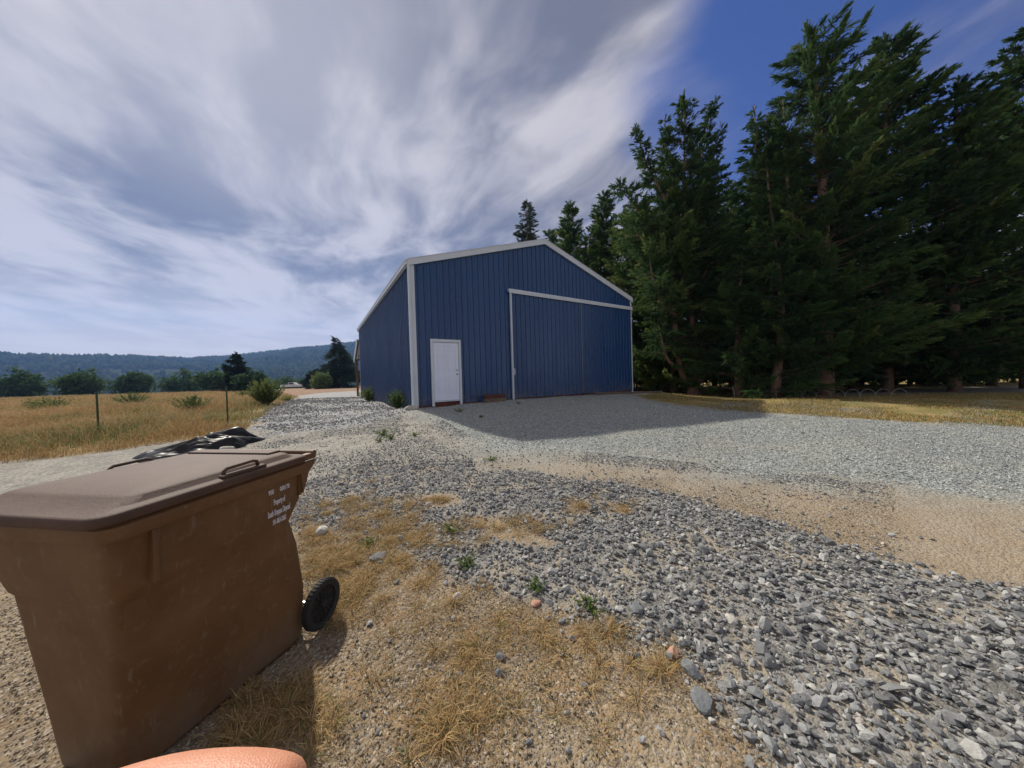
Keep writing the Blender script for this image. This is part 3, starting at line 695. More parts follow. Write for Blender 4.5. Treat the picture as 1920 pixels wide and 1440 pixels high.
# fine gravel in front of the barn
M_FINE = mat('fine_pale_gravel', rough=0.9, spec=0.3, attr='tint', ramp=[(0, (0.19, 0.205, 0.20)), (0.5, (0.34, 0.36, 0.345)), (1, (0.54, 0.56, 0.52))])
x, y, v = scatter(Z_FINE, 260000, 13); k = (y < -0.15) & (rng.uniform(0, 1, len(x)) < np.interp(v, [4, 13], [1, 0.35])*sstep(polydist(x, y, Z_FINE)+0.8*(fbm(x, y, 0.7, 3, 13)-0.5), -0.1, 0.8)); x, y = x[k], y[k]
u = (x-CAM[0])*_r[0]+(y-CAM[1])*_r[1]; print('fine', len(x))
stones('fine_gravel', x, y, np.clip(rng.lognormal(math.log(0.021), 0.3, len(x)), 0.010, 0.045), M_FINE, 'fine pale blue grey gravel spread in front of the barn', coarse=True, lift=0.1)
# notable stones
for i, (px, py, s3, mt, lab, rz) in enumerate([
        (1314, 1322, (0.075, 0.05, 0.022), M_SLATE, 'flat dark slate slab on dry soil near the rock edge', 0.4),
        (1262, 1231, (0.042, 0.030, 0.024), M_PINK, 'rounded pink stone at the edge of the rock band', 0.2),
        (937, 1266, (0.026, 0.02, 0.016), M_SLATE, 'small dark oval pebble alone on bare soil', 0.1),
        (1372, 1165, (0.050, 0.036, 0.025), M_PALE, 'pale cream stone among the grey crushed rock', 0.5),
        (1297, 1264, (0.06, 0.045, 0.028), M_SLATE, 'broad grey stone beside the rounded pink stone', 1.2),
        (1195, 1148, (0.055, 0.045, 0.025), M_SLATE, 'smooth grey stone on the lower middle rock edge', 0.8),
        (1004, 1135, (0.040, 0.03, 0.02), M_PINK, 'orange brown stone where rocks meet dry soil', 0.0),
        (710, 1048, (0.085, 0.055, 0.03), M_SLATE, 'grey stone lying in the dry grass by the bin wheel', 0.3),
        (603, 1002, (0.075, 0.06, 0.045), M_PALE, 'pale rough stone beside the brown bin', 0.9),
        (858, 1122, (0.04, 0.03, 0.024), M_PALE, 'whitish stone on the left edge of the rocks', 0.2)]):
    g = pix2g(px, py); rock('stone', g, s3, 50+i, mt, lab, 'stone', rz, sink=0.25)
g = pix2g(426, 853); rock('boulder', (g[0]-0.03, g[1]+0.1), (0.20, 0.16, 0.12), 77, M_CONC, 'smooth grey boulder beside the black plastic heap', 'boulder', sub=3)
for i, (px, py) in enumerate(((432, 757), (446, 763), (440, 770))):
    g = pix2g(px, py); rock('field_stone', g, (0.22-0.03*i, 0.15, 0.13), 90+i, M_PALE, ('flat white field stone in golden grass by the green post', 'upright white field stone right of the flat one in golden grass', 'small white field stone in front of the two larger ones')[i], 'field stone')

# ------------------------------------------------------------------ grass and weeds
def blades(x, y, h, w, lean=0.45, seg=3, z0=None, curl=0.5, az=None):
    """bent tapering blades; returns V, F, count"""
    n = len(x); z = hgt(x, y)-0.01 if z0 is None else z0
    a = rng.uniform(0, 2*np.pi, n) if az is None else az
    ln = np.abs(rng.normal(lean, 0.3, n)); d = np.stack([np.cos(a), np.sin(a)], 1)
    side = np.stack([-np.sin(a+rng.normal(0, .6, n)), np.cos(a), np.zeros(n)], 1)
    V = np.zeros((n, 2*seg+1, 3))
    for i in range(seg+1):
        s = i/seg; bend = ln*s + curl*s*s
        hx_ = np.sin(np.minimum(bend, 1.6))*s*h; hz_ = np.cos(np.minimum(bend, 1.6))*s*h
        c = np.stack([x+d[:, 0]*hx_, y+d[:, 1]*hx_, z+hz_], 1)
        if i < seg:
            ww = (w*(1-0.8*s))[:, None]*side/2
            V[:, 2*i] = c-ww; V[:, 2*i+1] = c+ww
        else: V[:, 2*seg] = c
    k = 2*seg+1; b0 = np.arange(n)[:, None, None]*k
    q = np.array([[2*i, 2*i+1, 2*i+3, 2*i+2] for i in range(seg-1)]); tr = np.array([[2*seg-2, 2*seg-1, 2*seg]])
    return V.reshape(-1, 3), [(b0+q).reshape(-1, 4), (b0+tr).reshape(-1, 3)], k
M_STRAW = mat('dry_straw', rough=0.8, spec=0.2, attr='tint', ramp=[(0, (0.20, 0.13, 0.055)), (0.45, (0.42, 0.27, 0.11)), (0.8, (0.60, 0.44, 0.23)), (1, (0.15, 0.19, 0.06))], translucent=0.25)
def tufts(cx, cy, rad, per, h, w, name, label, tintlo=0.0, tinthi=0.85, green=0.08, lean=0.5, cat='grass', curl=0.5):
    X_, Y_, A_ = [], [], []; H2 = []
    for i in range(len(cx)):
        m_ = per; rr2 = np.abs(rng.normal(0, rad[i]*0.5, m_)); aa = rng.uniform(0, 2*np.pi, m_)
        X_.append(cx[i]+rr2*np.cos(aa)); Y_.append(cy[i]+rr2*np.sin(aa)); A_.append(aa+rng.normal(0, 0.7, m_)); H2.append(rng.uniform(0.35, 1.0, m_)*h[i])
    x, y, aa, hh = map(np.concatenate, (X_, Y_, A_, H2))
    V, Fc, k = blades(x, y, hh, np.full(len(x), w), lean=lean, az=aa, curl=curl)
    tn = rng.uniform(tintlo, tinthi, len(x)); tn = np.where(rng.uniform(0, 1, len(x)) < green, 1.0, tn)
    return tag(mesh_np(name, V, Fc, M_STRAW, attrs={'tint': np.repeat(tn, k)}), label, cat, kind='stuff')
# straw clumps in the foreground
cl = []
def around(px, py, n, spx, spy):
    for _ in range(n): cl.append(pix2g(px+rng.normal(0, spx), py+rng.normal(0, spy)))
around(612, 1050, 50, 28, 16); around(655, 1120, 44, 36, 20); around(720, 960, 40, 60, 18); around(780, 1010, 34, 40, 24); around(590, 1010, 10, 12, 12); around(690, 1000, 34, 50, 26); around(740, 980, 20, 30, 22)
around(545, 1335, 30, 45, 28); around(470, 1390, 14, 30, 25); around(440, 1310, 10, 22, 20); around(830, 1350, 14, 40, 45); around(850, 1150, 12, 60, 40); around(960, 1180, 14, 90, 40); around(1060, 1200, 14, 80, 30)
around(950, 990, 26, 60, 14); around(820, 940, 10, 18, 7); around(1170, 1260, 10, 120, 60); around(760, 1050, 22, 40, 30); around(1080, 945, 8, 16, 8); around(1165, 955, 6, 16, 7); around(640, 960, 12, 35, 20)
around(350, 1250, 20, 60, 60); around(1000, 1350, 10, 160, 60)
cl = np.array(cl); v = (cl[:, 0]-CAM[0])*math.sin(YAW)+(cl[:, 1]-CAM[1])*math.cos(YAW)
tufts(cl[:, 0], cl[:, 1], rng.uniform(0.05, 0.12, len(cl)), 85, rng.uniform(0.06, 0.15, len(cl)), 0.0030, 'dry_grass_clumps', 'dry straw coloured grass clumps on the near soil', lean=0.75, curl=0.8)
# short sparse straw everywhere on the near soil
n = 60000; v = rng.uniform(0.6, 5.5, n); u = rng.uniform(-1.5, 1.3, n)*v
x = CAM[0]+_r[0]*u+math.sin(YAW)*v; y = CAM[1]+_r[1]*u+math.cos(YAW)*v
d = polydist(x, y, Z_ROCK); k = (rng.uniform(0, 1, n) < sstep(fbm(x, y, 0.6, 4, 61), 0.42, 0.60)*np.where(d > 0.1, 0.05, 1.0)) & (v < 4.5+0.8*rng.normal(0, 1, n)); x, y = x[k], y[k]
V, Fc, k = blades(x, y, rng.uniform(0.015, 0.06, len(x)), np.full(len(x), 0.0028), lean=1.0, seg=2, curl=0.6)
tag(mesh_np('short_straw', V, Fc, M_STRAW, attrs={'tint': np.repeat(np.where(rng.uniform(0, 1, len(x)) < 0.05, 1.0, rng.uniform(0.05, 0.85, len(x))), k)}), 'short sparse straw growing thinly over the brown soil', 'grass', kind='stuff')
# tall golden grass on the left verge
n = 400000; v = np.exp(rng.uniform(math.log(5.0), math.log(70), n)); u = rng.uniform(-1.85, -0.55, n)*v
x = CAM[0]+_r[0]*u+math.sin(YAW)*v; y = CAM[1]+_r[1]*u+math.cos(YAW)*v
k = inpoly(x, y, Z_GOLD); x, y, v = x[k], y[k], v[k]
k = rng.uniform(0, 1, len(x)) < 0.35+0.65*sstep(fbm(x, y, 0.8, 3, 63), 0.4, 0.6); x, y, v = x[k][:110000], y[k][:110000], v[k][:110000]
edge = sstep(polydist(x, y, Z_GOLD), 0, 1.6)
V, Fc, k = blades(x, y, rng.uniform(0.15, 0.55, len(x))*(0.35+0.65*edge)*(0.6+1.2*fbm(x, y, 2.5, 3, 83)), np.interp(v, [4, 15, 40, 70], [0.007, 0.014, 0.03, 0.05]), lean=0.25, curl=0.55)
tag(mesh_np('golden_grass', V, Fc, M_STRAW, attrs={'tint': np.repeat(np.where(rng.uniform(0, 1, len(x)) < 0.04+0.5*sstep(fbm(x, y, 3.5, 3, 85), 0.5, 0.65), 1.0, np.clip(rng.uniform(0.1, 0.75, len(x))+0.5*(fbm(x, y, 1.6, 3, 86)-0.5), 0, 0.9)), k)}), 'tall golden dry grass on the verge left of the drive', 'grass', kind='stuff')
print('gold', len(x))
# low grass under the right hand trees
n = 300000; v = rng.uniform(7, 26, n); u = rng.uniform(0.3, 1.8, n)*v
x = CAM[0]+_r[0]*u+math.sin(YAW)*v; y = CAM[1]+_r[1]*u+math.cos(YAW)*v
k = inpoly(x, y, Z_RGRASS); x, y, v = x[k][:60000], y[k][:60000], v[k][:60000]
dn = fbm(x, y, 1.2, 3, 66); k = rng.uniform(0, 1, len(x)) < sstep(dn, 0.35, 0.6); x, y, v, dn = x[k], y[k], v[k], dn[k]
V, Fc, k = blades(x, y, rng.uniform(0.03, 0.14, len(x)), np.full(len(x), 0.012), lean=0.5)
tn = np.where(rng.uniform(0, 1, len(x)) < 0.4, 1.0, rng.uniform(0.1, 0.8, len(x)))
tag(mesh_np('verge_grass', V, Fc, M_STRAW, attrs={'tint': np.repeat(tn, k)}), 'short half green grass under the conifers on the right', 'grass', kind='stuff')

M_WEED = mat('weed_leaves', rough=0.7, spec=0.3, attr='tint', ramp=[(0, (0.045, 0.085, 0.025)), (0.5, (0.10, 0.17, 0.045)), (1, (0.24, 0.27, 0.07))], translucent=0.3)
M_STEM = mat('weed_stems', (0.12, 0.13, 0.05), 0.8)
def leafy(name, x, y, h, r, nst, nl, leaf, label, cat, tlo=0.0, thi=0.8, tip=0.0, group=None):
    """many-stemmed plant: stems fan out of the base and carry small pointed leaves"""
    root = empty(name, (x, y, hz(x, y))); tag(root, label, cat, group)
    mb = MB(); LV, LT = [], []
    for s in range(nst):
        a = rng.uniform(0, 2*np.pi); sp = rng.uniform(0.1, 1.0)*r; hh = h*rng.uniform(0.55, 1.0)*(1-0.25*(sp/r)**2)
        p = [Vector((math.cos(a)*sp*(t_**0.75)+rng.normal(0, .01)*h, math.sin(a)*sp*(t_**0.75), hh*t_)) for t_ in (0, .35, .7, 1.0)]
        mb.tube(p, [0.006*h+0.001, 0.005*h, 0.003*h, 0.0015*h], 4)
        for j in range(nl):
            t_ = rng.uniform(0.05, 1.0); i = min(2, int(t_*3)); f_ = t_*3-i; c = p[i].lerp(p[i+1], min(1, f_))
            la = rng.uniform(0, 2*np.pi); el = rng.uniform(-0.2, 0.9); D = np.array([math.cos(la)*math.cos(el), math.sin(la)*math.cos(el), math.sin(el)])
            Sd = np.cross(D, rng.normal(0, 1, 3)); Sd /= np.linalg.norm(Sd); l = leaf*rng.uniform(0.5, 1.1)
            c = np.array(c); LV += [c, c+D*l*0.5+Sd*l*0.3, c+D*l, c+D*l*0.5-Sd*l*0.3]
            tn = rng.uniform(tlo, thi) + (tip if t_ > 0.8 else 0); LT += [min(1, tn)]*4
    mb.build('stems', M_STEM, root)
    nq = len(LV)//4
    mesh_np('leaves', np.array(LV), np.arange(nq*4).reshape(-1, 4), M_WEED, root, attrs={'tint': np.array(LT)})
    return root
leafy('wall_weed', -0.27, 9.2, 0.95, 0.62, 60, 44, 0.085, 'bushy green weed against the far part of the side wall', 'weed', 0.3, 0.9)
leafy('wall_weed', -0.28, 1.35, 0.75, 0.50, 60, 44, 0.065, 'bushy dark green weed at the side wall near the front corner', 'weed', 0.0, 0.6)
g = pix2g(500, 760); leafy('fennel_bush', g[0], g[1], 1.6, 1.0, 190, 90, 0.07, 'large round green bush with yellow tips beside the drive', 'bush', 0.0, 0.6, 0.45)
g = pix2g(540, 752); leafy('yellow_weed', g[0], g[1], 0.42, 0.65, 50, 30, 0.06, 'low yellow flowering weed right of the large round bush', 'weed', 0.6, 1.0)
for px_, py_, h_, r_, lab_, lo_ in ((360, 775, 0.9, .8, 'green weed clump in golden grass left of the green post', .2), (250, 762, 1.1, 1.0, 'wide green weed clump in the golden field at the left', .1), (90, 775, 1.0, .9, 'green weed clump near the left end of the golden field', .3), (455, 745, .7, .6, 'grey green weed between the white stones and the round bush', .4)):
    g = pix2g(px_, py_); leafy('verge_weed', g[0], g[1], h_, r_, 80, 50, 0.07, lab_, 'weed', lo_, lo_+0.5)
for i, (px, py, h_, r_2, lab) in enumerate([(717, 815, .16, .16, 'brighter upper weed of the pair in the gravel before the barn corner'), (733, 822, .13, .13, 'darker weed right of the bright one before the barn corner'),
        (711, 826, .09, .09, 'smallest low weed left below the pair of weeds'), (777, 816, .10, .10, 'lone bright weed in gravel below the barn corner'), (861, 771, .14, .20, 'flat dark weed in gravel below the white door'),
        (972, 757, .10, .14, 'small dark weed at the foot of the sliding door trim'), (902, 782, .07, .07, 'tiny weed on the shaded gravel below the timber step'), (921, 862, .07, .12, 'thin weed on the dusty strip below the shadow tip'),
        (848, 996, .08, .09, 'leafy green weed on the left rock edge'), (878, 1062, .07, .08, 'small green weed in the crushed rock above the white stone'), (693, 1022, .06, .08, 'small green weed in straw near the bin'),
        (1005, 1105, .06, .07, 'little green weed in the middle of the rocks'), (1110, 1140, .06, .08, 'brownish weed on the lower rock edge')]):
    g = pix2g(px, py+2); leafy('small_weed', g[0], g[1], h_, r_2*1.5, 26, 16, max(0.02, h_*0.2), lab, 'weed', 0.2, 0.9)

# ------------------------------------------------------------------ conifers
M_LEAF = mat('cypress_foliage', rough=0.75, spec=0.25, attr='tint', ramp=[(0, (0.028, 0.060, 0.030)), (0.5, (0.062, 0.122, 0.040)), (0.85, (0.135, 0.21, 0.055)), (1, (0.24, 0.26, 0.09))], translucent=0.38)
M_LEAFB = mat('spruce_foliage', rough=0.8, spec=0.2, attr='tint', ramp=[(0, (0.020, 0.036, 0.024)), (0.6, (0.045, 0.075, 0.042)), (1, (0.09, 0.12, 0.05))], translucent=0.15)
M_BARK = mat('red_grey_bark', (0.20, 0.125, 0.085), 0.95, noise=0.35, nscale=5, bump=0.8, bscale=14)
def norm(a): return a/np.maximum(1e-9, np.linalg.norm(a, axis=-1, keepdims=True))
def fronds(P, D, L, k, leafL, leafW, tint, droop=0.15):
    """flat feathery fronds: k leaflets in a fan along each twig"""
    n = len(P); t_ = np.linspace(0.05, 1.0, k)[None, :]*np.ones((n, 1))
    Sd = norm(np.cross(D, rng.normal(0, 1, (n, 3)) + np.array([0, 0, 0.8]))); 
    base = P[:, None] + D[:, None]*(L[:, None]*t_)[..., None]; base[..., 2] -= droop*(L[:, None]*t_**2)
    sgn = np.where(np.arange(k) % 2 == 0, 1.0, -1.0)[None, :, None]
    sp = (0.85-0.5*t_)[..., None]
    ld = norm(D[:, None] + Sd[:, None]*sgn*sp + rng.normal(0, 0.22, (n, k, 3)))
    Nn = norm(np.cross(D, Sd))[:, None] + rng.normal(0, 0.45, (n, k, 3))
    pw = norm(np.cross(ld, Nn))
    ll = (leafL*rng.uniform(0.6, 1.15, (n, k))*(1.1-0.55*t_))[..., None]
    V = np.stack([base - pw*leafW/2, base + pw*leafW/2, base + ld*ll], 2)      # n,k,3,3
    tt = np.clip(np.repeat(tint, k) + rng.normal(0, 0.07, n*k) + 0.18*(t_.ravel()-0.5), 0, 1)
    return V.reshape(-1, 3), np.repeat(tt, 3)
def bez(p0, p1, p2, t_): return p0*(1-t_)**2 + 2*p1*t_*(1-t_) + p2*t_*t_
class Tree:
    def __init__(s, name, label, base, group=None, cat='tree', leafmat=None):
        s.root = empty(name, tuple(base)); tag(s.root, label, cat, group); s.base = np.array(base, float)
        s.V, s.Tn = [], []; s.mb = MB(); s.leafmat = leafmat or M_LEAF
    def leader(s, pts, r0, r1, R0, s0=0.12, dens=1.0, up=0.36, frL=0.40, k=20, leafL=0.115, leafW=0.034, shape=0.75, tmean=0.42, droop=0.2, asym=None, Rmin=0.25, wood=True, whorl=0, inner=0.08, gaps=0.0):
        """a stem through world points with side limbs that carry fronds"""
        pts = np.array(pts, float)-s.base; n = len(pts)
        if wood: s.mb.tube(pts, [r0+(r1-r0)*i/(n-1) for i in range(n)], 8)
        seg = np.linalg.norm(np.diff(pts, axis=0), axis=1); cum = np.concatenate([[0], np.cumsum(seg)]); Ltot = cum[-1]
        nb = int(Ltot*13*dens)
        ss = np.sort(rng.uniform(s0, 0.985, nb))
        if whorl: ss = np.clip(np.round(ss*whorl)/whorl + rng.normal(0, 0.006, nb), s0, 0.985)
        for q_ in ss:
            c = np.array([np.interp(q_*Ltot, cum, pts[:, i]) for i in range(3)])
            tq = (q_-s0)/(1-s0)
            Rb = Rmin + 1.22*R0*(1-tq)**shape*rng.uniform(0.5, 1.18)
            a = rng.uniform(0, 2*np.pi)
            if gaps and vnoise(a*3, q_*9, 1.0, 3) < gaps: Rb *= 0.45
            if asym is not None: Rb *= 1+asym[2]*math.cos(a-math.atan2(asym[1], asym[0]))
            e = up*rng.uniform(0.3, 1.3)
            d1 = np.array([math.cos(a), math.sin(a), math.tan(e*0.5)]); d1 /= np.linalg.norm(d1)
            d2 = np.array([math.cos(a), math.sin(a), math.tan(min(1.3, e*1.2))]) if up > 0 else np.array([math.cos(a), math.sin(a), -0.15])
            d2 /= np.linalg.norm(d2)
            p0, p1, p2 = c, c+d1*Rb*0.55, c+d1*Rb*0.5+d2*Rb*0.5
            if Rb > 0.9: s.mb.tube([p0, bez(p0, p1, p2, 0.5), p2], [0.008+0.009*Rb, 0.006+0.004*Rb, 0.005], 4, caps=False)
            m = max(6, int(Rb/0.036*dens*(0.55 if leafL > 0.15 else 1.0)))
            t_ = rng.uniform(inner, 1.0, m)**0.8; t_[0] = 1.0
            P_ = bez(p0, p1, p2, t_[:, None]); tang = norm(2*(1-t_[:, None])*(p1-p0)+2*t_[:, None]*(p2-p1))
            sp = 0.75*(1.15-t_)[:, None]
            D_ = norm(tang + rng.normal(0, 1, (m, 3))*sp*1.25 + np.array([0, 0, 0.10 if up > 0 else -0.1]))
            P_ = P_ + rng.normal(0, 0.05+0.06*Rb, (m, 3))*sp
            L_f = frL*rng.uniform(0.5, 1.15, m)*(0.55+0.45*min(1, Rb/1.2))
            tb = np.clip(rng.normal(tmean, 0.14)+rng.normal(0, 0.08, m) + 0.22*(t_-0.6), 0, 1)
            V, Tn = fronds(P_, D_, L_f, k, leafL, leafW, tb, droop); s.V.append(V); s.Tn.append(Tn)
        # plume at the tip
        m = max(6, int(10*dens)); c = pts[-1]; ax = norm(pts[-1]-pts[-2])
        P_ = c-ax*rng.uniform(0, 0.9, (m, 1)); D_ = norm(ax+rng.normal(0, 0.28, (m, 3)))
        V, Tn = fronds(P_, D_, frL*rng.uniform(0.5, 1.0, m), k, leafL*0.8, leafW, np.clip(rng.normal(tmean, 0.12, m), 0, 1), 0); s.V.append(V); s.Tn.append(Tn)
        return s
    def build(s):
        V = np.concatenate(s.V); Tn = np.concatenate(s.Tn); nt = len(V)//3
        s.mb.build('trunk', M_BARK, s.root, smooth=True)
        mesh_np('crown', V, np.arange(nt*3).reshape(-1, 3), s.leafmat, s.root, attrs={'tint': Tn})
        print('tree', s.root.name, nt); return s.root
def at(px, py, depth): 
    d = _f + R2*(px-960)/F_PX + U2*(720-py)/F_PX
    return CAM + d*depth
def foot(px, depth):
    p = at(px, 720, depth); return np.array([p[0], p[1], hz(p[0], p[1])-0.05])
def chain(b, tip, mids=()):
    """smooth stem through b, mids, tip"""
    P = [np.array(b, float)] + [np.array(m, float) for m in mids] + [np.array(tip, float)]
    out = []
    for i in range(len(P)-1):
        p0 = P[max(i-1, 0)]; p1 = P[i]; p2 = P[i+1]; p3 = P[min(i+2, len(P)-1)]
        for q_ in np.linspace(0, 1, 5)[:-1]:
            out.append(0.5*((2*p1)+(p2-p0)*q_+(2*p0-5*p1+4*p2-p3)*q_**2+(3*p1-p0-3*p2+p3)*q_**3))
    return out+[P[-1]]

# the big many-stemmed cypress right of the barn
D0 = 18.6; b = foot(1300, D0); fork = at(1300, 722, D0)
tr = Tree('cypress_tree', 'tall many stemmed cypress with forked trunk right of the barn', b, 'dark conifers right of the barn')
tr.mb.tube([p-tr.base for p in (b, at(1300, 733, D0), fork, at(1300, 712, D0))], [0.42, 0.36, 0.34, 0.24], 10)
tr.leader(chain(fork, at(1283, 175, D0), (at(1300, 640, D0), at(1285, 450, D0))), 0.26, 0.02, 2.5, 0.22, 1.15, tmean=0.42, gaps=0.38)
tr.leader(chain(fork, at(1192, 238, D0-.4), (at(1275, 690, D0), at(1262, 560, D0-.4), at(1255, 400, D0-.6), at(1213, 310, D0-.5))), 0.2, 0.015, 1.05, 0.35, 1.0, tmean=0.42, Rmin=0.15, gaps=0.33)
tr.leader(chain(fork, at(1342, 185, D0+.5), (at(1328, 690, D0), at(1335, 560, D0+.5), at(1310, 350, D0+.4))), 0.2, 0.015, 1.3, 0.3, 1.0, tmean=0.36, Rmin=0.15, gaps=0.33)
tr.leader(chain(at(1262, 470, D0), at(1247, 218, D0+.3), (at(1250, 330, D0+.2),)), 0.1, 0.015, 0.7, 0.1, 1.0, tmean=0.4, Rmin=0.12)
tr.leader(chain(at(1300, 420, D0), at(1354, 235, D0), (at(1330, 320, D0),)), 0.08, 0.012, 0.55, 0.1, 0.9, Rmin=0.12)
tr.leader(chain(at(1275, 500, D0-.5), at(1157, 345, D0-1), (at(1215, 420, D0-1),)), 0.08, 0.012, 1.2, 0.2, 1.0, Rmin=0.3, tmean=0.5)
tr.leader(chain(at(1290, 520, D0-.5), at(1175, 410, D0-1.3), (at(1230, 480, D0-1),)), 0.07, 0.012, 1.5, 0.2, 0.9, Rmin=0.3, tmean=0.55)
tr.leader(chain(at(1280, 600, D0-.5), at(1215, 470, D0-1.4), (at(1235, 560, D0-1.2),)), 0.08, 0.012, 1.4, 0.1, 1.0, tmean=0.5)
tr.leader(chain(at(1270, 690, D0-.3), at(1235, 610, D0-1.0), (at(1250, 670, D0-1.0),)), 0.12, 0.02, 1.1, 0.45, 0.8, up=0.1)
for px, py, dz_ in ((1222, 590, -.2), (1240, 640, .4), (1350, 600, -1.2), (1380, 560, -.6), (1350, 480, -1.3), (1400, 660, -.6)):
    tr.leader(chain(at(1300, min(705, py+90), D0), at(px, py, D0+dz_), (at((px+1300)/2, py+25, D0+dz_/2),)), 0.07, 0.012, 1.5, 0.25, 0.75, up=0.25, tmean=0.40)
tr.build()
# others
def conifer(name, label, px, depth, tipy, R0, dens=0.8, tip_px=None, r0=0.22, lm=None, **kw):
    b_ = foot(px, depth); t_ = Tree(name, label, b_, kw.pop('group', 'dark conifers right of the barn'), leafmat=lm)
    tp = at(px if tip_px is None else tip_px, tipy, depth)
    mid = (b_+tp)/2 + np.array([rng.normal(0, .15), rng.normal(0, .15), 0])
    t_.leader(chain(b_, tp, (mid,)), r0, 0.02, R0, dens=dens, **kw); return t_
conifer('cypress_tree', 'slender pointed cypress between the forked cypress and the tallest tree', 1425, 19.5, 198, 2.5, 1.2, 1415, s0=0.08, shape=1.0, gaps=0.35).build()
t6 = conifer('cypress_tree', 'tallest dark cypress rising past the top of the treeline', 1545, 15.6, 60, 3.2, 1.3, 1522, s0=0.05, shape=0.42, tmean=0.45, gaps=0.2, r0=0.4)
t6.leader(chain(at(1530, 560, 15.6), at(1468, 190, 15.6), (at(1480, 380, 15.4),)), 0.12, 0.02, 0.8, 0.1, 1.0)
t6.leader(chain(at(1530, 620, 15.6), at(1436, 225, 15.9), (at(1450, 420, 15.6),)), 0.10, 0.02, 0.9, 0.1, 0.9)
t6.build()
conifer('cypress_tree', 'broad bright green cypress just behind the right roof edge', 1215, 21.5, 372, 2.7, 1.35, 1196, s0=0.06, tmean=0.66, shape=0.65, gaps=0.2).build()
conifer('cypress_tree', 'pointed cypress nearest right of the roof peak', 1072, 27.5, 378, 2.7, 1.5, 1070, s0=0.1, tmean=0.56, shape=0.8).build()
conifer('cypress_tree', 'pointed cypress second right of the roof peak', 1135, 25.0, 360, 2.6, 1.5, 1132, s0=0.1, tmean=0.52, shape=0.8).build()
conifer('spruce_tree', 'thin wispy conifer showing above the roof peak', 988, 36, 373, 2.5, 1.4, 988, lm=M_LEAFB, s0=0.3, up=0.1, tmean=0.6, shape=0.8, leafL=0.16, leafW=0.025, whorl=34, gaps=0.3).build()
conifer('cypress_tree', 'small cypress half hidden behind the roof ridge', 1034, 31, 428, 2.3, 1.3, 1030, s0=0.2, tmean=0.5).build()
conifer('cypress_tree', 'shorter dark cypress behind the tallest one', 1475, 20.5, 250, 3.0, 1.2, 1462, s0=0.04, tmean=0.40, shape=0.6).build()
conifer('cypress_tree', 'bushy low cypress in front of the slender cypress', 1385, 16.2, 480, 2.3, 1.1, 1392, s0=0.03, tmean=0.42, shape=0.55, up=0.3, gaps=0.25).build()
conifer('cypress_tree', 'bushy cypress left of the tallest trunk', 1452, 15.0, 420, 1.9, 1.2, 1450, s0=0.02, tmean=0.40, shape=0.5, up=0.3, gaps=0.2).build()
conifer('cypress_tree', 'dark cypress rising behind the forked cypress', 1340, 24.5, 300, 3.0, 1.1, 1335, s0=0.04, tmean=0.3, shape=0.6, gaps=0.3, k=14, leafL=0.22, leafW=0.075).build()
conifer('cypress_tree', 'dark cypress low behind the barn right corner', 1235, 27, 470, 2.9, 0.9, 1235, s0=0.03, tmean=0.3, shape=0.6, gaps=0.3, k=14, leafL=0.22, leafW=0.075).build()
conifer('cypress_tree', 'large cypress right of the tallest one', 1665, 16.4, 70, 3.4, 1.2, 1660, s0=0.035, shape=0.6, tmean=0.38, k=16, leafL=0.2, leafW=0.06, gaps=0.2).build()
conifer('cypress_tree', 'large cypress second from the right end of the treeline', 1790, 15.2, 150, 3.1, 1.2, 1795, s0=0.035, shape=0.6, tmean=0.4, k=16, leafL=0.2, leafW=0.06, gaps=0.2).build()
conifer('cypress_tree', 'large cypress at the right end of the treeline', 1925, 15.5, 40, 3.1, 1.1, 1930, s0=0.035, shape=0.6, tmean=0.36, k=16, leafL=0.2, leafW=0.06, gaps=0.2).build()
conifer('cypress_tree', 'dark cypress at the back between the two right end trees', 1725, 22, 240, 3.0, 0.9, 1725, s0=0.05, tmean=0.3, shape=0.6, gaps=0.3, k=14, leafL=0.22, leafW=0.075).build()
for px_, dp_, ty_, rr_0, tm_, lab_ in ((1372, 21.5, 345, 2.3, .36, 'dark cypress filling the gap between the forked and the slender cypress'), (1110, 25.5, 425, 2.2, .6, 'bushy green cypress filling the gap between the two pointed ones'), (1175, 23.0, 400, 2.4, .68, 'bright bushy cypress above the right slope of the roof'), (1262, 20.2, 420, 2.2, .55, 'leafy green cypress against the left side of the forked cypress'),
        (1290, 27, 380, 3.2, .3, 'dark cypress in the back row behind the forked trunk'), (1440, 26, 300, 3.4, .3, 'dark cypress in the back row behind the slender one'), (1500, 17.5, 330, 2.4, .42, 'dense cypress just right of the tallest trunk'), (1600, 19, 200, 3.0, .36, 'dense cypress behind the large one right of the tallest'), (1860, 18.5, 190, 3.2, .36, 'dense cypress between the two at the right end')):
    conifer('cypress_tree', lab_, px_, dp_, ty_, rr_0, 0.8 if dp_ > 25.6 else 1.0, px_-3, s0=0.03, tmean=tm_, shape=0.55, k=16, leafL=0.2, leafW=0.06, gaps=0.15).build()
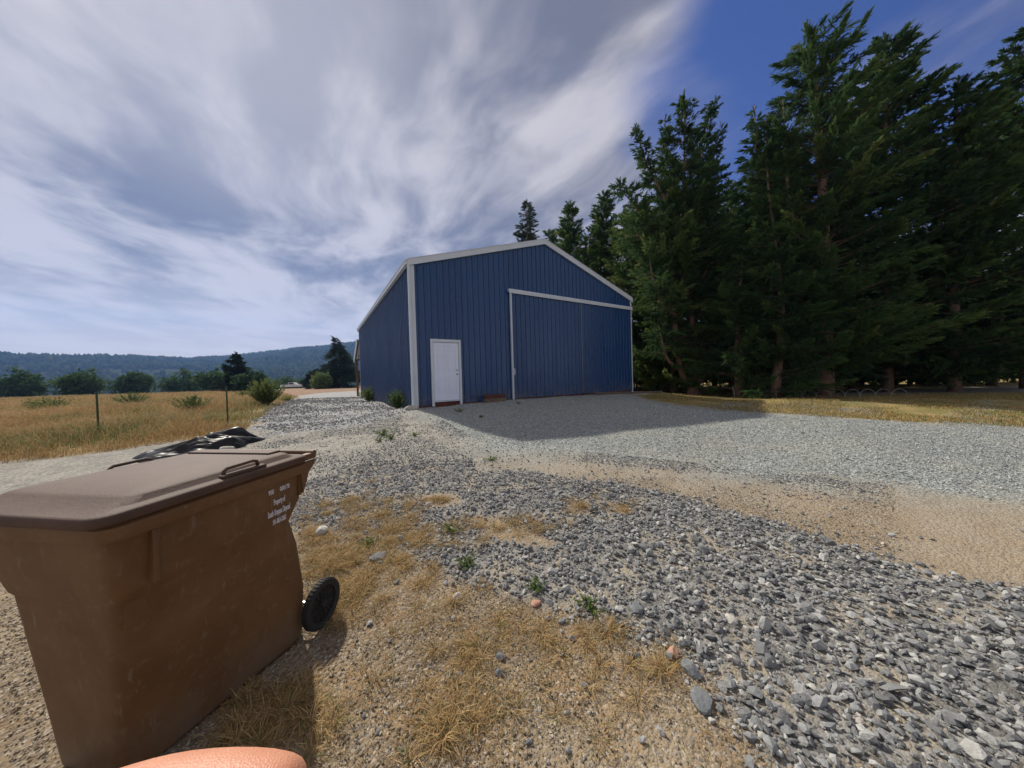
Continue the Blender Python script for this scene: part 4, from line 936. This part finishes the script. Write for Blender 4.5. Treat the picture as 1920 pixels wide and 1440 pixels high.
# left hand far trees
conifer('conical_tree', 'dark conical evergreen on the left beyond the golden grass', 445, 62, 664, 3.0, 1.3, 443, group='far trees left of the barn', lm=M_LEAFB, s0=0.02, shape=1.0, tmean=0.25, k=14, frL=0.8, leafL=0.4, leafW=0.10, Rmin=0.1, r0=0.3).build()
td = conifer('deodar_cedar', 'large drooping cedar with bent top left of the barn', 634, 76, 650, 4.6, 0.9, 634, group='far trees left of the barn', lm=M_LEAFB, s0=0.03, up=-0.1, shape=0.6, tmean=0.4, k=16, frL=1.3, leafL=0.4, leafW=0.08, r0=0.5, droop=0.35, whorl=17)
td.leader(chain(at(634, 655, 76), at(624, 632, 76), (at(631, 640, 76),)), 0.08, 0.03, 0.8, 0.0, 0.8, up=-0.1, frL=0.9, leafL=0.4, leafW=0.1, k=12)
td.build()
conifer('small_conifer', 'small dark conifer just left of the drooping cedar', 583, 84, 699, 1.6, 1.0, 583, group='far trees left of the barn', lm=M_LEAFB, s0=0.02, tmean=0.4, k=12, frL=1.0, leafL=0.5, leafW=0.15).build()
def broad(name, label, px, depth, h, wd, tmean=0.5, nb=160, group='far trees left of the barn', ls=0.45):
    b_ = foot(px, depth); t_ = Tree(name, label, b_, group); t_.mb.tube([(0, 0, 0), (0.05, 0, h*0.3), (0, 0.1, h*0.6)], [0.09*h*.4, 0.06*h*.4, 0.03], 6)
    for i in range(7):
        a = rng.uniform(0, 6.28); t_.mb.tube([(0, 0, h*0.3), (math.cos(a)*wd*0.25, math.sin(a)*wd*0.25, h*rng.uniform(0.5, 0.8))], [0.05, 0.02], 4, caps=False)
    cs = rng.normal(0, 1, (nb, 3)); cs = norm(cs)*rng.uniform(0.35, 1, (nb, 1))**0.5*np.array([wd/2, wd/2, h*0.45])+np.array([0, 0, h*0.55])
    lump = 1+0.25*np.sin(cs[:, :1]*3/wd*2+1)*np.cos(cs[:, 1:2]*4/wd*2)
    cs = cs*lump + rng.normal(0, wd*0.07, cs.shape)*np.array([1, 1, 0.8])
    for c in cs:
        m = 9; P_ = c+rng.normal(0, wd*0.05, (m, 3)); V, Tn = fronds(P_, norm(rng.normal(0, 1, (m, 3))), np.full(m, ls*1.2), 8, ls, ls*0.4, np.clip(rng.normal(tmean, 0.15, m), 0, 1), 0); t_.V.append(V); t_.Tn.append(Tn)
    return t_.build()
broad('round_tree', 'dark round shrubby tree right of the conical evergreen', 472, 58, 3.3, 4.6, 0.25)
broad('round_tree', 'light green small tree at the foot of the drooping cedar', 603, 70, 3.0, 3.6, 0.85)
for i, (px, dp, h_, w_2, tm, lab) in enumerate([(530, 150, 6, 10, .55, 'low green tree behind the yellow tipped bush'), (556, 165, 5.5, 12, .6, 'low green tree behind the left white vehicle'), (578, 170, 5, 11, .5, 'low green tree between the white vehicles'),
        (400, 90, 5.5, 7, .45, 'green tree left of the conical evergreen'), (340, 110, 6.5, 10, .4, 'wide green tree at the far left'), (250, 95, 6, 8, .35, 'dark green tree second from the left end'), (150, 80, 6, 7, .45, 'green tree near the left end of the field'), (40, 85, 7, 8, .4, 'leftmost green tree beyond the field')]):
    broad('round_tree', lab, px, dp, h_, w_2, tm, nb=130, ls=0.7)

for i, (px, dp, h_, w_2, tm, lab) in enumerate([(1215, 31, 3.4, 4.5, .2, 'dark shrub behind the board fence by the barn corner'), (1290, 29, 3.2, 4.6, .15, 'dark shrub behind the forked trunk'), (1370, 27, 3.4, 4.6, .2, 'dark shrub behind the slender cypress'), (1450, 25, 3.2, 4.4, .15, 'dark shrub behind the tallest trunk, left side'),
        (1530, 24, 3.2, 4.4, .2, 'dark shrub behind the tallest trunk, right side'), (1615, 23, 3.2, 4.4, .15, 'dark shrub left of the large right cypress'), (1705, 22, 3.2, 4.4, .2, 'dark shrub right of the large right cypress'), (1800, 21.5, 3.2, 4.4, .15, 'dark shrub second from the right end'), (1900, 21, 3.2, 4.4, .2, 'dark shrub at the right end under the trees')]):
    broad('shrub', lab, px, dp, h_, w_2, tm, nb=150, group='dark shrubs behind the conifers', ls=0.28)

# ------------------------------------------------------------------ fences, vehicles on the far ground
M_FENCE = mat('dark_fence_boards', (0.045, 0.035, 0.028), 0.9, noise=0.3, nscale=3)
fa_, fb_ = foot(1150, 23.5), foot(1300, 21.5)
fe = empty('board_fence', tuple(fa_)); tag(fe, 'dark upright board fence between the barn and the forked cypress', 'fence')
m = MB(); dv = fb_-fa_; nbd = 44
for i in range(nbd):
    p = dv*(i/nbd); q_ = dv*((i+0.86)/nbd); hh = 1.75+random.uniform(-.04, .04); nn = np.array([-dv[1], dv[0], 0])/np.linalg.norm(dv[:2])*0.02
    A = [m.bm.verts.new(tuple(v_)) for v_ in (p-nn, q_-nn, q_+nn, p+nn)]; Bv = [m.bm.verts.new((v_.co.x, v_.co.y, v_.co.z+hh)) for v_ in A]
    m.bm.faces.new(A); m.bm.faces.new(Bv)
    for j in range(4): m.bm.faces.new((A[j], A[(j+1) % 4], Bv[(j+1) % 4], Bv[j]))
m.build('boards', M_FENCE, fe)
for zr in (0.35, 1.4):
    m = MB(); m.tube([np.array([0, 0, zr]), dv+np.array([0, 0, zr])], 0.04, 4); m.build('rail', M_FENCE, fe)
# wire hoop edging under the right hand trees
M_WIRE = mat('grey_wire', (0.30, 0.29, 0.27), 0.5, metal=0.6)
h0, h1 = foot(1382, 15.2), foot(1700, 13.0); hoop = empty('wire_hoop_edging', tuple(h0)); tag(hoop, 'row of low grey wire hoops edging the grass under the conifers', 'edging')
for i in range(12):
    a0 = (h1-h0)*(i/12); a1 = (h1-h0)*((i+1.12)/12); pts = []
    for q_ in np.linspace(0, math.pi, 11):
        c = (a0+a1)/2 + (a1-a0)/2*math.cos(math.pi-q_); pts.append((c[0], c[1], c[2]+0.42*math.sin(q_)+0.0))
    m = MB(); m.tube(pts, 0.008, 5); m.build('hoop', M_WIRE, hoop)
for px, dp, hh, lab in ((1456, 14.6, 0.5, 'leaning pale stake among the wire hoops'), (1378, 15.4, 0.62, 'short grey stake at the left end of the wire hoops')):
    b_ = foot(px, dp); m = MB(); m.tube([(0, 0, -0.05), (0.22 if 'lean' in lab else 0.0, 0.1, hh)], 0.014, 6); o = m.build('stake', M_CONC, None); o.location = tuple(b_); tag(o, lab, 'stake')
g_ = foot(1408, 15.6); leafy('pale_shrub', g_[0], g_[1], 1.35, 0.95, 40, 26, 0.09, 'pale leafed shrub under the conifers behind the wire hoops', 'shrub', 0.5, 1.0)
g_ = foot(1482, 14.6); leafy('white_flower_weed', g_[0], g_[1], 0.5, 0.35, 10, 12, 0.05, 'weed with pale tips at the right end under the conifers', 'weed', 0.7, 1.0)
# steel fence post at the left
M_GPOST = mat('green_post_paint', (0.05, 0.09, 0.05), 0.6)
def tpost(px, depth, h, lab, grp=None):
    b_ = foot(px, depth); m = MB(); m.box((-0.02, -0.003, -0.1), (0.02, 0.003, h)).box((-0.003, -0.02, -0.1), (0.003, -0.0031, h))
    for i in range(9): m.box((-0.006, -0.028, 0.15+i*0.1), (0.006, -0.0205, 0.165+i*0.1))
    o = m.build('fence_post', M_GPOST); o.location = tuple(b_); tag(o, lab, 'post', grp); return b_
pa = tpost(424, 9.5, 1.25, 'dark green steel post in the golden grass beside the white stones')
pb = tpost(180, 8.0, 1.25, 'dark green steel post in golden grass at the far left')
m = MB()
for z in (0.55, 0.9, 1.15): m.tube([pa+np.array([0, 0, z]), (pa+pb)/2+np.array([0, 0, z-0.03]), pb+np.array([0, 0, z])], 0.0025, 4)
tag(m.build('fence_wire', M_WIRE), 'thin wires strung between the two steel posts', 'fence wire')
# two white pickups far beyond the drive
M_WPAINT = mat('white_car_paint', (0.62, 0.63, 0.63), 0.35); M_GLASS = mat('dark_car_glass', (0.03, 0.035, 0.04), 0.1); M_TYRE = mat('black_rubber', (0.018, 0.018, 0.018), 0.8)
def pickup(px, depth, lab):
    b_ = foot(px, depth); rt = empty('pickup_truck', (b_[0], b_[1], b_[2]+0.05), -YAW+0.06); tag(rt, lab, 'pickup truck', 'white vehicles parked far beyond the drive')
    m = MB(); m.prism([(-2.9, 0.45), (2.85, 0.45), (2.9, 0.95), (2.7, 1.12), (1.2, 1.16), (-2.85, 1.16), (-2.95, 0.8)], 'y', -0.95, 0.95); m.build('body', M_WPAINT, rt)
    m = MB(); m.prism([(-0.75, 1.163), (1.35, 1.163), (0.75, 1.78), (-0.6, 1.80)], 'y', -0.82, 0.82); cb = m.build('cab', M_WPAINT, rt)
    m = MB(); m.prism([(-0.55, 1.24), (1.05, 1.24), (0.68, 1.68), (-0.5, 1.69)], 'y', -0.825, 0.825); m.build('side_window', M_GLASS, cb)
    for x_ in (-1.8, 1.85):
        for y_ in (-0.9, 0.7):
            m = MB(); m.lathe([(0.0001, 0.0), (0.36, 0.0), (0.38, 0.04), (0.38, 0.18), (0.36, 0.22), (0.0001, 0.22)], (x_, y_, 0.38), (0, 1, 0), 16); m.build('wheel', M_TYRE, rt)
pickup(548, 92, 'white pickup far off, left one of the two beyond the drive'); pickup(596, 92, 'white pickup far off, right one of the two near the cedar')

# ------------------------------------------------------------------ black plastic heap
M_PLAST = mat('black_plastic_sheet', (0.010, 0.0105, 0.0115), 0.40, spec=0.22, noise=0.4, nscale=9)
g = pix2g(430, 838); cx_, cy_ = g[0]-0.45, g[1]+0.15
n = 110; gx, gy = np.meshgrid(np.linspace(-0.95, 0.95, n), np.linspace(-0.6, 0.6, n))
rrn = np.sqrt((gx/0.95)**2+(gy/0.6)**2); edge = 1+0.12*np.sin(7*np.arctan2(gy, gx)+1)
sc_ = np.where(rrn > 1, 1/np.maximum(rrn, 1e-6), 1); gx2, gy2 = gx*sc_*edge, gy*sc_*edge; q_ = np.minimum(rrn, 1)
fold = np.abs(fbm(gx2*1.0+3, gy2*2.2, 0.75, 3, 71)-0.5)*2
fold2 = np.abs(fbm(gx2+gy2*0.7, gy2*2, 0.3, 3, 75)-0.5)*2
hh = (1-q_**2.4)*(0.28+0.08*np.sin(gx2*3)) * (0.55+0.9*fold) + 0.04*fold2*(1-q_**4)+0.05*np.abs(fbm(gx2*1.4, gy2*5, 0.5, 3, 79)-0.5)*2*(1-q_**6)
wx, wy = cx_+gx2*math.cos(.25)-gy2*math.sin(.25), cy_+gx2*math.sin(.25)+gy2*math.cos(.25)
gz_ = hgt(wx.ravel(), wy.ravel()).reshape(wx.shape)+0.004+hh
ii = np.arange(n*n).reshape(n, n); qd = np.stack([ii[:-1, :-1], ii[:-1, 1:], ii[1:, 1:], ii[1:, :-1]], -1).reshape(-1, 4)
o = mesh_np('plastic_sheet', np.stack([wx-cx_, wy-cy_, gz_], -1).reshape(-1, 3), qd, M_PLAST, smooth=True); o.location = (cx_, cy_, 0)
tag(o, 'crumpled heap of black plastic sheeting on the ground', 'plastic sheet')

# ------------------------------------------------------------------ wheeled bin
def cw(u, v): p = uv2w(u, v); return p
TH = R_(9)                                   # bin's back points away from the camera
# bin frame: +x = towards its back (wheels), +y = left of that, side facing the yard = -y
bx, by = uv2w(-1.575, 1.45); bzg = CAM[2]-1.45
M_BIN = bpy.data.materials.new('brown_bin_plastic'); M_BIN.use_nodes = True; t = NT(M_BIN.node_tree); B = t.n['Principled BSDF']
ob = t.node('ShaderNodeTexCoord').outputs['Object']; n1 = t.noise(ob, 3.5, 6, 0.6); n2 = t.noise(ob, 25, 5, 0.7)
c = t.mix(t.ramp(n1, 0.35, 0.7), (0.115, 0.052, 0.018), (0.155, 0.078, 0.030))
c = t.mix(t.ramp(n2, 0.52, 0.72, 0, 0.45), c, (0.20, 0.14, 0.09))
mps = t.node('ShaderNodeMapping'); t.l.new(ob, mps.inputs[0]); mps.inputs['Scale'].default_value = (1, 1, 0.15); mps.inputs['Rotation'].default_value = (0, 0.3, 0)
c = t.mix(t.ramp(t.noise(mps.outputs[0], 30, 5, 0.7), 0.60, 0.70, 0, 0.4), c, (0.26, 0.20, 0.15))
sp_ = t.node('ShaderNodeSeparateXYZ'); t.l.new(ob, sp_.inputs[0])
c = t.mix(t.math('MULTIPLY', t.ramp(sp_.outputs[2], 0.0, 0.28, 0.8, 0.0), t.ramp(n1, 0.3, 0.6)), c, (0.15, 0.11, 0.075))
t.l.new(c, B.inputs['Base Color']); B.inputs['Roughness'].default_value = 0.55
bp = t.node('ShaderNodeBump'); bp.inputs['Strength'].default_value = 0.15; bp.inputs['Distance'].default_value = 0.003; t.l.new(t.noise(ob, 260, 3, 0.6), bp.inputs['Height']); t.l.new(bp.outputs[0], B.inputs['Normal'])
M_LID = mat('faded_brown_lid_plastic', (0.078, 0.042, 0.027), 0.72, noise=0.22, nscale=6, bump=0.15, bscale=120)
M_TXT = mat('white_stamped_lettering', (0.68, 0.68, 0.72), 0.7)
phi = math.pi/2 - YAW - TH                  # heading of the bin's back, world angle
bin_ = empty('wheeled_bin', (bx, by, bzg), phi); tag(bin_, 'brown wheeled rubbish bin with faded lid beside the yard', 'wheeled bin')
def rrect(x0, x1, y0, y1, r, seg=6):
    pts = []
    for cx, cy, a0 in ((x1-r, y1-r, 0), (x0+r, y1-r, 90), (x0+r, y0+r, 180), (x1-r, y0+r, 270)):
        for i in range(seg+1):
            a = R_(a0+90*i/seg); pts.append((cx+r*math.cos(a), cy+r*math.sin(a)))
    return pts
def loft(m, secs, cap0=True, cap1=True):
    rings = [[m.bm.verts.new((p[0], p[1], z(p) if callable(z) else z)) for p in pts] for pts, z in secs]
    for a, b in zip(rings, rings[1:]):
        for k in range(len(a)): m.bm.faces.new((a[k], a[(k+1) % len(a)], b[(k+1) % len(a)], b[k]))
    if cap0: m.bm.faces.new(rings[0][::-1])
    if cap1: m.bm.faces.new(rings[-1])
# body sections (x: -front .. +back, y: +-half width), z
m = MB()
def sec(x0, x1, hwf, hwb, r):
    return [(px_, py_*(hwf+(hwb-hwf)*(px_-x0)/(x1-x0))/hwb) for px_, py_ in rrect(x0, x1, -hwb, hwb, r)]
loft(m, [(sec(-.30, .36, .17, .290, .11), 0.0), (sec(-.325, .39, .19, .305, .11), 0.025), (sec(-.34, .40, .225, .308, .10), 0.28), (sec(-.36, .36, .26, .305, .09), 0.55), (sec(-.368, .315, .275, .300, .08), 0.70), (sec(-.378, .318, .285, .308, .075), 0.72),
         (sec(-.385, .335, .292, .312, .07), 0.755), (sec(-.395, .36, .300, .317, .06), 0.81), (sec(-.405, .365, .312, .322, .06), 0.945), (rrect(-.408, .368, -.322, .322, .06), 0.948),
         (rrect(-.43, .385, -.342, .342, .06), 0.950), (rrect(-.435, .39, -.347, .347, .06), 0.998), (rrect(-.425, .38, -.337, .337, .06), 1.008), (rrect(-.39, .335, -.30, .30, .05), 1.003), (rrect(-.36, .3, -.25, .25, .05), 0.6)], cap1=True)
body = m.build('body', M_BIN, bin_, smooth=True)
md = body.modifiers.new('edge', 'BEVEL'); md.width = 0.004; md.segments = 2; md.limit_method = 'ANGLE'; md.angle_limit = R_(25)
# moulded ribs on the visible side
for x_, z0_, z1_ in ((-0.30, 0.75, 0.945), (0.325, 0.83, 0.945)):
    for s_ in (-1, 1):
        yy_ = s_*0.318; m = MB(); m.box((x_-0.008, min(yy_-s_*.03, yy_+s_*0.010), z0_), (x_+0.008, max(yy_-s_*.03, yy_+s_*0.010), z1_), 0.003); m.build('rib', M_BIN, bin_)
# lid
m = MB(); DZ = -0.057
loft(m, [(p_, z_+DZ) for p_, z_ in [(rrect(-.455, .365, -.352, .352, .06), 1.070), (rrect(-.462, .37, -.36, .36, .06), 1.072), (rrect(-.462, .37, -.36, .36, .06), 1.10), (rrect(-.455, .362, -.352, .352, .06), 1.107), (rrect(-.40, .32, -.325, .325, .06), 1.112), (rrect(-.36, .295, -.305, .305, .05), 1.132), (rrect(-.34, .275, -.29, .29, .05), 1.138), (rrect(-.10, .10, -.10, .10, .05), 1.143)]])
lid = m.build('lid', M_LID, bin_, smooth=True)
md = lid.modifiers.new('edge', 'BEVEL'); md.width = 0.005; md.segments = 2; md.limit_method = 'ANGLE'; md.angle_limit = R_(22)
for s_ in (-1, 1):                               # loop grips on the lid sides
    m = MB(); y_ = s_*0.318
    m.tube([(-0.06, y_, 1.108+DZ), (-0.058, y_, 1.134+DZ), (-0.045, y_, 1.144+DZ), (0.07, y_, 1.148+DZ), (0.09, y_, 1.142+DZ), (0.10, y_, 1.112+DZ)], 0.0075, 8)
    m.box((-0.08, y_-0.026, 1.108+DZ), (0.12, y_+0.026, 1.122+DZ), 0.006); m.build('lid_grip', M_LID, lid, smooth=True)
m = MB(); m.box((0.215, -0.25, 1.130+DZ), (0.285, 0.27, 1.149+DZ), 0.006); m.build('lid_ridge', M_LID, lid)
# hinge and rear handle bar
m = MB(); m.tube([(0.430, -0.33, 1.042), (0.430, 0.33, 1.042)], 0.016, 12)
for s_ in (-0.31, -0.12, 0.12, 0.31): m.box((0.34, s_-0.018, 1.010), (0.445, s_+0.018, 1.044), 0.004)
m.build('handle_bar', M_BIN, bin_)
for s_ in (-1, 1):
    m = MB(); m.prism([(0.33, 0.84), (0.375, 0.945), (0.435, 1.003), (0.34, 1.003), (0.32, 0.95)], 'y', s_*0.340, s_*0.315); m.build('handle_bracket', M_BIN, bin_)
m = MB(); m.tube([(0.42, -0.33, 0.136), (0.42, 0.33, 0.136)], 0.011, 10); m.build('axle', M_STEEL, bin_)
for s_ in (-1, 1):
    y0_ = s_*0.335; rt = empty('wheel', (0.43, y0_, 0.138)); rt.scale = (0.85, 0.9, 0.85); rt.parent = bin_
    m = MB(); prof = [(0.112, -0.012), (0.140, -0.020), (0.152, -0.016), (0.155, 0.0), (0.152, 0.024), (0.140, 0.028), (0.112, 0.020)]
    m.lathe([(r, t_*s_) for r, t_ in prof], (0, 0, 0), (0, 1, 0), 64)
    for k in range(40):
        a = 2*math.pi*k/40; c_ = Vector((math.cos(a)*0.1545, 0.004*s_, math.sin(a)*0.1545)); tx = Vector((-math.sin(a), 0, math.cos(a))); rx = Vector((math.cos(a), 0, math.sin(a)))
        vs = [m.bm.verts.new(c_+tx*i*0.006+Vector((0, j*0.016, 0))+rx*l*0.0035) for l in (-1, 1) for i, j in ((-1, -1), (1, -1), (1, 1), (-1, 1))]
        for f_ in ((0, 1, 2, 3), (4, 5, 6, 7), (0, 1, 5, 4), (1, 2, 6, 5), (2, 3, 7, 6), (3, 0, 4, 7)): m.bm.faces.new([vs[i] for i in f_])
    m.build('tyre', M_TYRE, rt)
    m = MB(); m.lathe([(0.0001, -0.004*s_), (0.113, -0.004*s_), (0.113, 0.004*s_), (0.0001, 0.004*s_)], (0, 0, 0), (0, 1, 0), 40); m.lathe([(0.0001, 0.03*s_), (0.024, 0.028*s_), (0.028, -0.01*s_), (0.0001, -0.01*s_)], (0, 0, 0), (0, 1, 0), 24)
    for k in range(8):
        a = 2*math.pi*k/8; d_ = Vector((math.cos(a), 0, math.sin(a))); n_ = Vector((-math.sin(a), 0, math.cos(a)))
        for sg in (-1, 1): m.tube([d_*0.02+n_*0.006*sg+Vector((0, 0.012*s_, 0)), d_*0.112+n_*0.016*sg+Vector((0, 0.012*s_, 0))], 0.004, 5)
    m.build('rim', M_TYRE, rt)
# stamped writing on the side that faces the yard
def text(body_, x, z, h, wscale, y, tilt=0.0):
    cu = bpy.data.curves.new('lettering', 'FONT'); cu.body = body_; cu.size = h; cu.align_x = 'CENTER'; cu.align_y = 'CENTER'; cu.extrude = 0.0006; cu.offset = 0.0006
    tmp = bpy.data.objects.new('tmp', cu); COL.objects.link(tmp)
    dg = bpy.context.evaluated_depsgraph_get(); me = bpy.data.meshes.new_from_object(tmp.evaluated_get(dg)); bpy.data.objects.remove(tmp)
    me.materials.clear(); me.materials.append(M_TXT)
    for v_ in me.vertices: v_.co.x *= wscale
    o = link(bpy.data.objects.new('lettering', me), body); o.location = (x, y, z); o.rotation_euler = (R_(90)+tilt, 0, 0); return o
text('950', 0.155, 0.905, 0.032, 0.60, -0.3215)
text('000170', 0.232, 0.905, 0.032, 0.60, -0.3225)
text('Property of', 0.200, 0.848, 0.042, 0.33, -0.3205)
text('South Umpqua Disposal', 0.200, 0.794, 0.044, 0.30, -0.3175)
text('541-863-3363', 0.203, 0.744, 0.038, 0.36, -0.3125, 0.05)

# ------------------------------------------------------------------ photographer's hand at the lower left
M_SKIN = bpy.data.materials.new('skin'); M_SKIN.use_nodes = True; t = NT(M_SKIN.node_tree); B = t.n['Principled BSDF']
ob = t.node('ShaderNodeTexCoord').outputs['Object']
t.l.new(t.mix(t.noise(ob, 180, 4, 0.6), (0.52, 0.22, 0.13), (0.66, 0.32, 0.20)), B.inputs['Base Color'])
B.inputs['Roughness'].default_value = 0.5; B.inputs['Subsurface Weight'].default_value = 0.15; B.inputs['Subsurface Scale'].default_value = 0.004
bp = t.node('ShaderNodeBump'); bp.inputs['Strength'].default_value = 0.35; bp.inputs['Distance'].default_value = 0.0003; t.l.new(t.math('ADD', t.noise(ob, 1400, 4, 0.6), t.math('MULTIPLY', t.vor(ob, 2600), 0.8)), bp.inputs['Height']); t.l.new(bp.outputs[0], B.inputs['Normal'])
def skin_mesh(name, chains, material, parent=None, M=None, sub=2):
    """chains: list of [(co, r), ...]; the first point of later chains may be ('@', chain, index)"""
    verts, rad_, edges, ids = [], [], [], []
    for ch in chains:
        row = []; prev = None
        for p in ch:
            if p[0] == '@': i = ids[p[1]][p[2]]
            else: verts.append(p[0]); rad_.append(p[1]); i = len(verts)-1
            if prev is not None: edges.append((prev, i))
            prev = i; row.append(i)
        ids.append(row)
    me = bpy.data.meshes.new(name); me.from_pydata(verts, edges, []); o = bpy.data.objects.new(name, me); COL.objects.link(o)
    md = o.modifiers.new('skin', 'SKIN'); md.use_smooth_shade = True
    for i, r in enumerate(rad_):
        rr3 = r if isinstance(r, tuple) else (r, r); me.skin_vertices[0].data[i].radius = rr3
    me.skin_vertices[0].data[0].use_root = True
    ms = o.modifiers.new('sub', 'SUBSURF'); ms.levels = sub; ms.render_levels = sub
    dg = bpy.context.evaluated_depsgraph_get(); me2 = bpy.data.meshes.new_from_object(o.evaluated_get(dg)); bpy.data.objects.remove(o)
    me2.materials.clear(); me2.materials.append(material)
    if M is not None: me2.transform(M)
    for p in me2.polygons: p.use_smooth = True
    return link(bpy.data.objects.new(name, me2), parent)
# camera-side coordinates in metres: x right, y up, z behind
CM = cam.matrix_world.copy()
hand = skin_mesh('person', [
    [((-.185, -.420, .150), .038), ((-.165, -.300, .110), .033), ((-.145, -.215, .065), .027), ((-.135, -.170, .035), (.030, .022)), ((-.122, -.138, .005), (.033, .020)), ((-.112, -.112, -.018), (.030, .016))],
    [('@', 0, 5), ((-.100, -.090, -.036), .0105), ((-.078, -.0762, -.047), .0098), ((-.058, -.0723, -.0505), .0092), ((-.0415, -.0718, -.0510), .0086), ((-.0355, -.0720, -.0510), .0066)],
    [('@', 0, 5), ((-.100, -.110, -.042), .0100), ((-.078, -.104, -.060), .0092), ((-.056, -.106, -.058), .0086), ((-.042, -.110, -.050), .0076)],
    [('@', 0, 4), ((-.102, -.130, -.035), .0098), ((-.080, -.128, -.055), .0090), ((-.060, -.131, -.052), .0084), ((-.046, -.134, -.044), .0074)],
    [('@', 0, 4), ((-.108, -.148, -.022), .0088), ((-.088, -.150, -.040), .0080), ((-.070, -.152, -.038), .0074), ((-.060, -.154, -.032), .0066)],
    [('@', 0, 3), ((-.108, -.148, .040), .014), ((-.082, -.126, .044), .0118), ((-.062, -.108, .036), .0105), ((-.052, -.098, .026), .0085)]], M_SKIN, M=CM)
tag(hand, 'bare fingertip of the photographer in the lower left corner', 'person')

# ------------------------------------------------------------------ air
hm = bpy.data.materials.new('thin_blue_haze'); hm.use_nodes = True; nt = hm.node_tree; nt.nodes.clear()
pv = nt.nodes.new('ShaderNodeVolumePrincipled'); pv.inputs['Color'].default_value = (0.26, 0.48, 1.0, 1); pv.inputs['Density'].default_value = 0.00019; pv.inputs['Anisotropy'].default_value = 0.3
out = nt.nodes.new('ShaderNodeOutputMaterial'); nt.links.new(pv.outputs[0], out.inputs['Volume'])
m = MB(); m.box((-3900, -1500, -40), (3900, 3900, 620)); hzo = m.build('haze', hm); tag(hzo, 'thin blue haze in the air over the valley', 'haze', kind='stuff')
